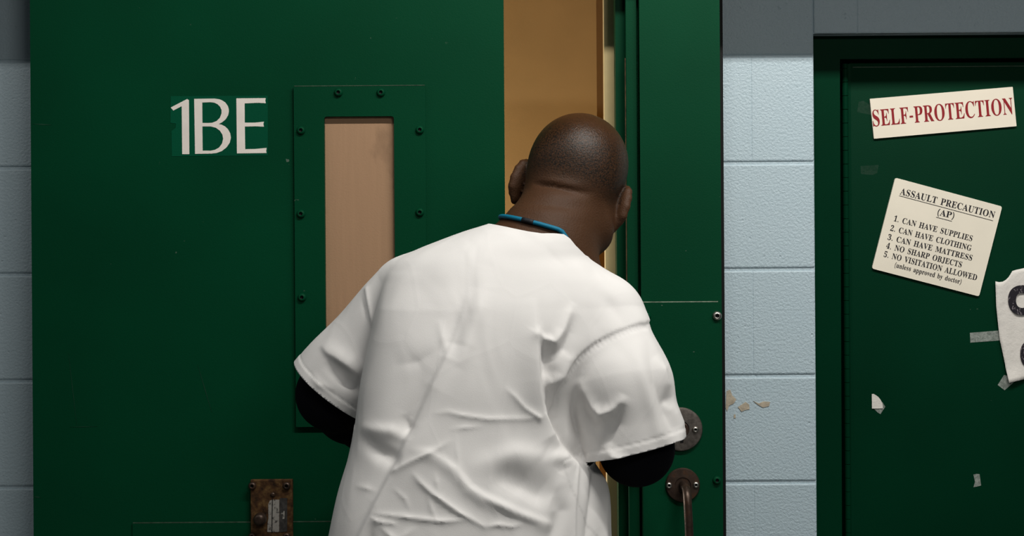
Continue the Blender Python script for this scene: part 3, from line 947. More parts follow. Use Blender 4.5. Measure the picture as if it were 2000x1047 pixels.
# resample both edges
def resample(P, n):
    d = np.r_[0, np.cumsum(np.hypot(*np.diff(P, axis=0).T))]
    s = np.linspace(0, d[-1], n)
    return np.c_[np.interp(s, d, P[:, 0]), np.interp(s, d, P[:, 1])]
TP, BP = resample(TP, NU), resample(BP, NU)
left_edge = lambda v: np.interp(v, [0, .25, .57, .82, 1], [0, -4, -4.5, -1, 0])
for j in range(NV):
    v = j / (NV - 1)
    row = []
    for i in range(NU):
        p = TP[i] * (1 - v) + BP[i] * v
        px = p[0] + left_edge(v) * (1 - i / NU) * 1.2
        lift = .0012 + .0022 * (math.sin(i * .9 + v * 5) * math.sin(v * 7 + i * .35) * .5 + .5) + (.010 * max(0, v - .86) / .14 * math.exp(-i / 6)) * .8 + .003 * math.exp(-i / 3.0)
        w = at(px, p[1], Y2)
        row.append(bm.verts.new((w.x, Y2 - lift, w.z)))
    grid.append(row)
for j in range(NV - 1):
    for i in range(NU - 1):
        bm.faces.new((grid[j][i], grid[j][i + 1], grid[j + 1][i + 1], grid[j + 1][i]))
sheet = bm_obj('sheet', bm, M['paper'], notice, True)
sm = sheet.modifiers.new('thickness', 'SOLIDIFY'); sm.thickness = .0003; sm.offset = 1


def oval(cx, cy, rx, ry, n=40, pw=2.3):
    out = []
    for k in range(n):
        a = 2 * math.pi * k / n
        c, s = math.cos(a), math.sin(a)
        out.append((cx + rx * math.copysign(abs(c) ** (2 / pw), c), cy + ry * math.copysign(abs(s) ** (2 / pw), s)))
    return out


for (cx, cy) in ((1997.5, 586), (2021, 691.5)):
    fill_obj('lettering', [[xz(a, b, YP) for a, b in oval(cx, cy, 28.5, 29)], [xz(a, b, YP) for a, b in oval(cx - 1.5, cy + .5, 12.5, 15)]], M['print'], Y2 - .0062, .0030, notice)


def tape_piece(label, pts, mat, group=None, name='tape_strip', y=None, lift=.0006):
    o = fill_obj(name, [[xz(a, b, Y2) for a, b in pts]], M[mat], (Y2 - .0010) if y is None else y, lift)
    return tag(o, label, 'tape', group)


tape_piece('strip of clear tape reaching from the door to the left edge of the torn paper', [q6(*p) for p in ((119, 524), (312, 509), (330, 575), (300, 578), (122, 591))], 'tape')
tape_piece('clear tape corner under the bottom left tip of the torn paper', [q6(*p) for p in ((308, 880), (352, 812), (372, 815), (400, 850), (425, 856), (356, 916))], 'tape')
tape_piece('faint old tape left of the SELF-PROTECTION sign', [(1677, 199), (1686, 197), (1701, 206), (1704, 222), (1698, 224), (1674, 219)], 'tape_old')
tape_piece('faint old tape above the upper left corner of the ASSAULT PRECAUTION sign', [(1681, 324), (1708, 323), (1716, 322), (1713, 338), (1704, 342), (1681, 340)], 'tape_old')
tape_piece('small crinkled tape piece low on the right door', [(1901, 927), (1907, 925.5), (1913, 926), (1916, 948), (1909, 950), (1901, 951.5), (1904, 941)], 'tape')
scrap = empty('paper_scrap', at(1712, 785, Y2), 'small torn white paper scrap stuck to the right door', 'paper')
q7 = lambda X_, Y_: (1640 + X_ / 2.99, 650 + Y_ / 2.99)
fill_obj('sheet', [[xz(*q7(*p), Y2) for p in ((186, 358), (196, 356), (210, 364), (225, 375), (238, 392), (246, 408), (250, 425), (250, 441), (187, 442))]], M['paper'], Y2 - .0022, .0006, scrap)
tag(fill_obj('tape', [[xz(*q7(*p), Y2) for p in ((200, 430), (240, 430), (248, 404), (266, 432), (252, 452), (238, 475), (222, 466), (200, 444))]], M['tape'], Y2 - .0010, .0006, scrap), 'clear tape under the scrap')

# ------------------------------------------------------------------ surfaces grown from distance fields
F = np.float32


def V3(v):
    return np.array([v[0], v[1], v[2]], dtype=F)


def d_cone(P, a, b, r0, r1, flat=None):
    """rounded cone from a to b; flat = (direction, factor) squeezes it along a direction"""
    a, b = V3(a), V3(b)
    ab = b - a
    t = np.clip(((P - a) @ ab) / F(ab @ ab), 0, 1)
    q = P - a - t[:, None] * ab
    if flat is not None:
        n, k = V3(flat[0]), F(flat[1])
        n = n / np.linalg.norm(n)
        q = q + (q @ n)[:, None] * n * (1 / k - 1)
    return np.sqrt((q * q).sum(1)) - (r0 + (r1 - r0) * t)


def d_chain(P, pts, rads, k=.008, flat=None):
    d = None
    for i in range(len(pts) - 1):
        e = d_cone(P, pts[i], pts[i + 1], rads[i], rads[i + 1], flat)
        d = e if d is None else smin(d, e, k)
    return d


def d_ell(P, c, r, R=None):
    q = P - V3(c)
    if R is not None:
        q = q @ np.array(R, dtype=F)          # world -> local for an orthonormal R
    r = np.array(r, dtype=F)
    k0 = np.sqrt(((q / r) ** 2).sum(1))
    k1 = np.sqrt(((q / (r * r)) ** 2).sum(1))
    return k0 * (k0 - 1) / np.maximum(k1, 1e-6)


def smin(a, b, k):
    h = np.clip(.5 + .5 * (b - a) / k, 0, 1)
    return b + (a - b) * h - k * h * (1 - h)


def smax(a, b, k):
    return -smin(-a, -b, k)


def surface(f, lo, hi, h, project=2):
    """naive surface nets on a grid that is only filled near the surface"""
    lo, hi = np.array(lo, float), np.array(hi, float)
    B = 8
    nb = np.ceil((hi - lo) / (h * B)).astype(int)
    n = nb * B
    ii = np.stack(np.meshgrid(*[np.arange(k) for k in nb], indexing='ij'), -1).reshape(-1, 3)
    cen = (lo + (ii * B + (B - 1) / 2) * h).astype(F)
    dc = f(cen)
    act = np.abs(dc) < B * h * 1.75
    G = np.repeat(np.repeat(np.repeat(dc.reshape(nb), B, 0), B, 1), B, 2).astype(F)
    off = np.stack(np.meshgrid(*[np.arange(B)] * 3, indexing='ij'), -1).reshape(-1, 3)
    ia = ii[act]
    for s in range(0, len(ia), 1500):
        idx = (ia[s:s + 1500, None, :] * B + off[None]).reshape(-1, 3)
        G[idx[:, 0], idx[:, 1], idx[:, 2]] = f((lo + idx * h).astype(F))
    S = G < 0
    N = n - 1
    cnt = np.zeros(N, np.int8)
    for dx in (0, 1):
        for dy in (0, 1):
            for dz in (0, 1):
                cnt += S[dx:dx + N[0], dy:dy + N[1], dz:dz + N[2]]
    cells = np.argwhere((cnt > 0) & (cnt < 8))
    vid = -np.ones(N, np.int32)
    vid[cells[:, 0], cells[:, 1], cells[:, 2]] = np.arange(len(cells))
    corners = [(a, b, c) for a in (0, 1) for b in (0, 1) for c in (0, 1)]
    val = {c: G[cells[:, 0] + c[0], cells[:, 1] + c[1], cells[:, 2] + c[2]] for c in corners}
    acc = np.zeros((len(cells), 3)); num = np.zeros(len(cells))
    for c in corners:
        for ax in range(3):
            if c[ax] == 0:
                d = list(c); d[ax] = 1; d = tuple(d)
                va, vb = val[c], val[d]
                m = (va < 0) != (vb < 0)
                t = np.where(m, va / np.where(m, va - vb, 1), 0)
                p = np.tile(np.array(c, float), (len(cells), 1))
                p[:, ax] += t
                acc[m] += p[m]; num[m] += 1
    Vv = lo + (cells + acc / num[:, None]) * h
    quads = []
    for ax in range(3):
        a1, a2 = [(1, 2), (2, 0), (0, 1)][ax]
        sl0 = [slice(None)] * 3; sl1 = [slice(None)] * 3
        sl0[ax] = slice(0, N[ax]); sl1[ax] = slice(1, N[ax] + 1)
        for q in (a1, a2):
            sl0[q] = slice(1, N[q]); sl1[q] = slice(1, N[q])
        A, Bm = S[tuple(sl0)], S[tuple(sl1)]
        e = np.argwhere(A != Bm)
        fl = A[e[:, 0], e[:, 1], e[:, 2]]
        base = e.copy(); base[:, a1] += 1; base[:, a2] += 1
        def cell(d1, d2):
            k = base.copy(); k[:, a1] -= d1; k[:, a2] -= d2
            return vid[k[:, 0], k[:, 1], k[:, 2]]
        q = np.stack([cell(1, 1), cell(0, 1), cell(0, 0), cell(1, 0)], 1)
        q[~fl] = q[~fl][:, ::-1]
        quads.append(q)
    Q = np.concatenate(quads)
    Q = Q[(Q >= 0).all(1)]
    P = Vv.astype(F)
    for _ in range(project):
        e = F(h * .5)
        d = f(P)
        g = np.stack([f(P + np.array(v, F) * e) - f(P - np.array(v, F) * e) for v in ((1, 0, 0), (0, 1, 0), (0, 0, 1))], 1) / (2 * e)
        g2 = np.maximum((g * g).sum(1), .15)
        st = d[:, None] * g / g2[:, None]
        ln = np.sqrt((st * st).sum(1))
        P = P - st * np.minimum(1, h * .6 / np.maximum(ln, 1e-9))[:, None]
    return P, Q


def to_mesh(name, P, Q):
    me = bpy.data.meshes.new(name)
    me.vertices.add(len(P)); me.loops.add(len(Q) * 4); me.polygons.add(len(Q))
    me.vertices.foreach_set('co', np.asarray(P, F).ravel())
    me.loops.foreach_set('vertex_index', np.asarray(Q, np.int32).ravel())
    me.polygons.foreach_set('loop_start', np.arange(0, len(Q) * 4, 4, dtype=np.int32))
    me.update(calc_edges=True)
    me.validate()
    return me


def normals(me):
    n = np.empty(len(me.vertices) * 3, F)
    me.vertex_normals.foreach_get('vector', n)
    return n.reshape(-1, 3)


def coords(me):
    c = np.empty(len(me.vertices) * 3, F)
    me.vertices.foreach_get('co', c)
    return c.reshape(-1, 3)


def fold_field(P, folds):
    """height in metres over the points P; a fold is a crest line with a height at each point and a width to either side.
    A fold is measured on the (x, z) sheet at its own depth."""
    H = np.zeros(len(P), F)
    for pts, wl, wr, y in folds:
        L = [(at(a, b, y), h) for a, b, h in pts]
        k = (y + 2.6) / FPX                    # metres per pixel at that depth
        wl_, wr_ = wl * k, wr * k
        reach = 3.2 * max(wl_, wr_)
        xs = [p.x for p, h in L]; zs = [p.z for p, h in L]
        m = (P[:, 0] > min(xs) - reach) & (P[:, 0] < max(xs) + reach) & (P[:, 2] > min(zs) - reach) & (P[:, 2] < max(zs) + reach)
        idx = np.nonzero(m)[0]
        if not len(idx):
            continue
        q = P[idx][:, [0, 2]]
        best = np.full(len(idx), 9.0, F); sg = np.ones(len(idx), F); hh = np.zeros(len(idx), F)
        for (a, ha), (b, hb) in zip(L[:-1], L[1:]):
            A = np.array([a.x, a.z]); D = np.array([b.x, b.z]) - A
            t = np.clip(((q - A) @ D) / max(D @ D, 1e-9), 0, 1)
            r = q - A - t[:, None] * D
            d = np.hypot(r[:, 0], r[:, 1])
            s = D[0] * r[:, 1] - D[1] * r[:, 0]     # > 0: left of the crest when walking along it, z up
            u = d < best
            best[u] = d[u]; sg[u] = s[u]; hh[u] = (ha + (hb - ha) * t)[u]
        w = np.where(sg > 0, wl_, wr_)
        pw = 1.15 if max(wl, wr) <= 6.5 else (1.5 if max(wl, wr) <= 12 else 2.0)
        H[idx] += (hh * .001 * np.exp(-(best / w) ** pw)).astype(F)
    return H


# ------------------------------------------------------------------ the man in the white smock
def catmull(rows, n):
    rows = np.array(rows, float)
    t = np.linspace(0, len(rows) - 1, n)
    out = []
    for v in t:
        i = min(int(v), len(rows) - 2)
        u = v - i
        p0, p1, p2, p3 = rows[max(i - 1, 0)], rows[i], rows[i + 1], rows[min(i + 2, len(rows) - 1)]
        out.append(.5 * (2 * p1 + (p2 - p0) * u + (2 * p0 - 5 * p1 + 4 * p2 - p3) * u * u + (3 * p1 - p0 - 3 * p2 + p3) * u ** 3))
    return np.array(out)


# trunk sections: photo row, left and right outline of the smock, depth of the middle, half depth
TRUNK = [(385, 985, 1128, -.450, .055), (415, 972, 1132, -.458, .062), (436, 952, 1138, -.464, .074), (452, 905, 1142, -.470, .086), (470, 856, 1146, -.476, .096), (488, 812, 1150, -.482, .104),
         (508, 776, 1158, -.488, .111), (530, 760, 1186, -.494, .117), (555, 752, 1214, -.500, .122), (590, 744, 1236, -.508, .128),
         (630, 734, 1244, -.516, .131), (680, 722, 1222, -.526, .133), (740, 711, 1176, -.536, .133), (800, 703, 1140, -.545, .133),
         (870, 690, 1146, -.555, .133), (960, 666, 1186, -.566, .134), (1050, 645, 1196, -.576, .135), (1150, 628, 1200, -.584, .136), (1290, 612, 1212, -.592, .137)]
rows = catmull(TRUNK, 160)
sec = []
for py, L_, R_, yc, hb in rows:
    a, b = at(L_, py, yc), at(R_, py, yc)
    sec.append(((a.z + b.z) / 2, (a.x + b.x) / 2, (b.x - a.x) / 2, yc, hb))
sec = np.array(sorted(sec))
YAW = np.interp(sec[:, 0], [.8, 1.0, 1.3, 1.40], [.20, .20, .16, .05])


def d_trunk(P, grow=0.0):
    z = P[:, 2]
    cx, a, yc, b, sh = [np.interp(z, sec[:, 0], c).astype(F) for c in (sec[:, 1], sec[:, 2], sec[:, 3], sec[:, 4], YAW)]
    a = np.maximum(a + grow, .01); b = np.maximum(b + grow, .01)
    x = P[:, 0] - cx
    y = P[:, 1] - yc - sh * x
    n = 2.25
    k = (np.abs(x / a) ** n + np.abs(y / b) ** n) ** (1 / n)
    d = (k - 1) * np.minimum(a, b)
    d = np.maximum(d, z - (sec[-1, 0] + grow))
    return np.maximum(d, sec[0, 0] - grow - z).astype(F)


HC = at(1129, 329, -.385)          # middle of the skull
def rot(ax, deg):
    return np.array(Matrix.Rotation(math.radians(deg), 3, ax))
RH = rot('Y', 16.0) @ rot('Z', -9.0) @ rot('X', -12.0)   # head tilted to the right, turned right, bowed


def hp(x, y, z):
    return np.array(HC) + RH @ np.array([x, y, z])


S_L, E_L, W_L = at(806, 585, -.485), at(650, 770, -.45), at(752, 876, -.195)
S_R, E_R, W_R = at(1168, 622, -.490), at(1243, 876, -.525), at(1236, 898, -.190)
NECK_T, NECK_B = hp(0, -.022, -.055), np.array(at(1060, 500, -.475))
HIP = at(925, 1190, -.575)
KNEE_L, KNEE_R = Vector((-.165, -.545, .50)), Vector((.035, -.60, .50))
ANK_L, ANK_R = Vector((-.175, -.60, .085)), Vector((.045, -.71, .085))
HIP_L, HIP_R = HIP + Vector((-.095, 0, -.06)), HIP + Vector((.095, 0, -.06))


def hand_sdf(P, wrist, s, lean=0.0):
    """a hand laid flat on the door, fingers up; s = +1 puts the thumb to the right"""
    w = np.array(wrist)
    f = np.array([lean, .0, 1.0]); f /= np.linalg.norm(f)
    sd = np.array([s * f[2], 0, -s * f[0]])
    yk = YD - .0155 - w[1]                     # from the wrist to the palm resting on the door
    def pt(a, b, c):                           # a along the fingers, b to the thumb side, c into the door (0 = palm level)
        return w + f * a + sd * b + np.array([0, yk + c, 0])
    d = d_cone(P, w, pt(.025, 0, -.004), .026, .024, ((0, 1, 0), .75))
    K = [(.086, .031), (.090, .010), (.086, -.010), (.078, -.029)]
    for a, b in K:
        d = smin(d, d_cone(P, pt(.012, b * .55, 0), pt(a, b, -.001), .0150, .0112), .014)
    G = [((.041, .024, .020), .008), ((.046, .028, .022), .0082), ((.042, .026, .021), .0078), ((.032, .019, .018), .0068)]
    for i, ((a, b), (ln, r)) in enumerate(zip(K, G)):
        sp = (b / .031) * .16
        p = pt(a, b, -.001)
        chain, rad = [p], [r * 1.22]
        av, bv, cv = a, b, -.001
        for j, (L, up) in enumerate(zip(ln, (-.006, .001, .010))):
            av += L; bv += L * sp; cv += up
            chain.append(pt(av, bv, min(cv, .007))); rad.append(r * (1.1, 1.0, .88)[j])
        d = smin(d, d_chain(P, chain, rad, .004), .005)
    th = [pt(.022, .020, .002), pt(.048, .047, .001), pt(.074, .061, .003), pt(.096, .066, .007)]
    return smin(d, d_chain(P, th, [.015, .0118, .0100, .0086], .005), .010)


def d_head(P):
    d = d_ell(P, hp(0, -.004, .004), (.0805, .097, .083), RH)
    d = smin(d, d_ell(P, hp(0, -.040, -.022), (.070, .060, .062), RH), .02)
    d = smin(d, d_ell(P, hp(0, .035, -.058), (.066, .062, .082), RH), .02)           # face
    d = smin(d, d_ell(P, hp(0, .050, -.112), (.050, .045, .036), RH), .022)          # jaw and chin
    d = smin(d, d_ell(P, hp(.050, .010, -.082), (.022, .040, .036), RH), .02)
    d = smin(d, d_ell(P, hp(-.050, .010, -.082), (.022, .040, .036), RH), .02)
    d = smin(d, d_cone(P, hp(-.04, .082, -.012), hp(.04, .082, -.012), .014, .014), .012)   # brow
    for s in (-1, 1):
        d = smax(d, -d_ell(P, hp(s * .031, .106, -.034), (.019, .016, .012), RH), .010)
        d = smin(d, d_ell(P, hp(s * .031, .084, -.034), (.0135, .0125, .0115), RH), .002)   # eyeball behind the lids
        d = smin(d, d_ell(P, hp(s * .013, .103, -.066), (.010, .012, .008), RH), .006)      # nostril wings
    d = smin(d, d_cone(P, hp(0, .090, -.026), hp(0, .112, -.062), .008, .0135), .010)
    d = smin(d, d_cone(P, hp(-.019, .089, -.087), hp(.019, .089, -.087), .0075, .0075), .006)
    d = smin(d, d_cone(P, hp(-.017, .089, -.099), hp(.017, .089, -.099), .0085, .0085), .006)
    d = smax(d, -d_cone(P, hp(-.022, .102, -.0935), hp(.022, .102, -.0935), .0035, .0035), .004)
    d = smin(d, d_cone(P, at(1157, 408, -.385), at(1135, 441, -.415), .042, .0550), .018)     # cheek and jowl
    for s in (-1, 1):                                                                 # ears: a curled dish on the side of the head
        RE = RH @ rot('Z', s * 26.0) @ rot('X', -10.0)
        c = hp(s * .0835, .004, -.041)
        e = d_ell(P, c, (.0095, .020, .034), RE)
        rim = None
        pts = []
        for k in range(10):
            a = math.radians(-75 + 280 * k / 9)
            pts.append(c + RE @ np.array([s * .004, -.0175 * math.cos(a) * -1 * -1, .031 * math.sin(a)]))
        rim = d_chain(P, pts, [.0052] * 10, .003)
        e = smax(e, -d_ell(P, c + RE @ np.array([s * .011, .004, .004]), (.007, .012, .020), RE), .004)
        e = smin(e, rim, .004)
        e = smin(e, d_ell(P, c + RE @ np.array([s * .001, .006, -.033]), (.006, .010, .011), RE), .006)
        d = smin(d, e, .0055)
    return d


def d_arm(P, S, E, Wp, g=0.0):
    d = d_chain(P, [S, E], [.044 + g, .050 + g], .02)
    mid = np.array(E) * .72 + np.array(Wp) * .28
    return smin(d, d_chain(P, [E, mid, Wp], [.049 + g, .045 + g, .029 + g], .02), .02)


def d_legs(P, g=0.0):
    d = None
    for h, k, a in ((HIP_L, KNEE_L, ANK_L), (HIP_R, KNEE_R, ANK_R)):
        e = d_chain(P, [h, k, a], [.080 + g, .060 + g, .042 + g * 1.5], .04)
        d = e if d is None else smin(d, e, .03)
    return smin(d, d_ell(P, HIP, (.155 + g, .095 + g, .13 + g)), .05)


def d_body(P):
    d = d_head(P)
    d = smin(d, d_cone(P, NECK_T, NECK_B, .0655, .0690), .022)
    d = smin(d, d_cone(P, at(1062, 470, -.47), at(905, 545, -.49), .050, .045), .05)      # trapezius
    d = smin(d, d_cone(P, at(1062, 480, -.47), at(1150, 580, -.47), .046, .042), .04)
    m = P[:, 2] < 1.46
    t = np.full(len(P), .5, F)
    if m.any():
        t[m] = d_trunk(P[m], -.026)
    d = smin(d, t, .015)
    d = smin(d, d_arm(P, S_L, E_L, W_L, -.004), .02)
    d = smin(d, d_arm(P, S_R, E_R, W_R, -.004), .02)
    d = smin(d, hand_sdf(P, W_L, 1, .10), .012)
    d = smin(d, hand_sdf(P, W_R, -1, -.04), .012)
    d = smin(d, d_legs(P, -.006), .03)
    for a in (ANK_L, ANK_R):
        d = smin(d, d_cone(P, a, (a.x, a.y + .12, .045), .036, .028), .02)
    return d


# sleeves of the smock
CUT_L, CUT_R = at(638, 752, -.46), at(1234, 868, -.50)
A_L, B_L = at(800, 574, -.49), at(608, 833, -.44)
A_R, M_R, B_R = at(1180, 622, -.515), at(1206, 752, -.545), at(1250, 960, -.550)

axl = Vector(B_L - A_L).normalized()
nl = Vector((axl.x, .10, axl.z)).normalized()
axr = Vector((.23, -.03, -1)).normalized()


def d_sleeve_l(P):
    return np.maximum(d_cone(P, A_L, B_L, .060, .089), (P - V3(CUT_L)) @ V3(nl) - .008)


def d_sleeve_r(P):
    return np.maximum(d_chain(P, [A_R, M_R, B_R], [.060, .081, .082], .02), (P - V3(CUT_R)) @ V3(axr) - .008)


def d_smock(P):
    return smin(smin(d_trunk(P), d_sleeve_l(P), .012), d_sleeve_r(P), np.interp(P[:, 2], [1.14, 1.21, 1.27], [.0025, .014, .026]).astype(F))


PERSON = empty('person', (HIP.x, HIP.y, 0.0), 'person in a white smock seen from behind, leaning to peer into the door gap', 'person')

# --- body
bP, bQ = surface(d_body, (-.62, -.86, -.01), (.45, -.10, 1.66), .004)
me = to_mesh('body', bP, bQ)
NAPE = [
    ([(1040, 359, 0), (1056, 361, -5), (1080, 365, -6), (1110, 373, -5.2), (1140, 378, -2.2), (1165, 379, 0)], 4.5, 4.5, -.47),
    ([(1040, 349, 0), (1075, 354, 2.6), (1115, 362, 2.4), (1150, 366, 0)], 8, 8, -.47),
    ([(1030, 377, 0), (1075, 383, 1.3), (1125, 391, 1.1), (1160, 394, 0)], 9, 9, -.47),
    ([(1022, 398, 0), (1060, 402, -1.7), (1100, 406, -1.9), (1140, 410, 0)], 7, 7, -.47),
    ([(1015, 412, 0), (1060, 418, .9), (1110, 424, .8), (1150, 428, 0)], 9, 9, -.47)]
c, n = coords(me), normals(me)
back = np.clip((-n[:, 1] + .1) / .4, 0, 1) * (c[:, 1] < -.36)
c = c + n * (fold_field(c, NAPE) * back)[:, None]
me.vertices.foreach_set('co', c.ravel())
# stubble: the scalp and the back of the head
loc = (c - np.array(HC)) @ RH
st = np.clip((loc[:, 2] + .062 + np.maximum(0, loc[:, 1]) * .9) / .03, 0, 1) * np.clip((.070 - loc[:, 1]) / .03, 0, 1) * (1 - .80 * np.clip((loc[:, 2] - .020) / .05, 0, 1))
st = st * (np.abs(loc).max(1) < .14) * (np.abs(loc[:, 0]) < .0835)
scalp = np.clip((loc[:, 2] + .030) / .05, 0, 1)
ca = me.color_attributes.new('stubble', 'FLOAT_COLOR', 'POINT')
ca.data.foreach_set('color', np.repeat(np.stack([st, scalp, st, np.ones_like(st)], 1).astype(F), 1, 0).ravel())
tag(link('body', me, M['skin'], PERSON, True), 'bare head and neck, bowed and tilted to the right')

# --- smock
sP, sQ = surface(d_smock, (-.40, -.76, .70), (.36, -.28, 1.50), .0028, 2)
me = to_mesh('smock', sP, sQ)
bm = bmesh.new(); bm.from_mesh(me)
bmesh.ops.recalc_face_normals(bm, faces=bm.faces[:])


def cut(bm, co, no, sel=None):
    """remove what lies beyond a plane"""
    bm.faces.ensure_lookup_table()
    fs = bm.faces[:]
    if sel is not None:
        cen = np.array([f.calc_center_median() for f in fs], F)
        k = sel(cen)
        fs = [f for f, q in zip(fs, k) if q]
    ge = set(fs)
    for f in fs:
        ge.update(f.edges); ge.update(f.verts)
    bmesh.ops.bisect_plane(bm, geom=list(ge), plane_co=co, plane_no=no, clear_outer=False, dist=1e-6)
    fs = bm.faces[:]
    cen = np.array([f.calc_center_median() for f in fs], F)
    side = (cen - V3(co)) @ V3(no) > 0
    if sel is not None:
        side &= sel(cen)
    bmesh.ops.delete(bm, geom=[f for f, q in zip(fs, side) if q], context='FACES')


near_l = lambda c: (d_sleeve_l(c) < d_trunk(c) - .002) & (((c - V3(CUT_L)) ** 2).sum(1) < .05)
near_r = lambda c: (d_sleeve_r(c) < d_trunk(c) - .002) & (((c - V3(CUT_R)) ** 2).sum(1) < .05)
cut(bm, CUT_L, nl, near_l)
cut(bm, CUT_R, axr, near_r)
HEM_Z = .80
cut(bm, (0, 0, HEM_Z), (0, 0, -1))
# neckline: a plane through its two ends on the back, falling to the front
nk0, nk1 = at(957, 436, -.47), at(1141, 499, -.47)
nk_n = (nk1 - nk0).cross(Vector((0, 1, -.42))).normalized()
if nk_n.z < 0: nk_n = -nk_n
NKX = [(900, 428), (957, 436), (990, 443), (1032, 453), (1057, 457.5), (1080, 457.5), (1100, 459), (1112, 467), (1123, 480), (1143, 498), (1165, 508), (1200, 516)]
nkw = np.array([[at(a, b, -.53).x, at(a, b, -.53).z] for a, b in NKX])
def nk_z(v):
    return float(np.interp(v.co.x, nkw[:, 0], nkw[:, 1]))  - .50 * max(0.0, v.co.y + .50) - .02 * max(0.0, v.co.y + .44)
def up_here(q):
    return q[:, 2] > -.06
for v in bm.verts:
    v.co.z -= nk_z(v)
cut(bm, (0, 0, 0), (0, 0, 1))
for v in bm.verts:
    v.co.z += nk_z(v)
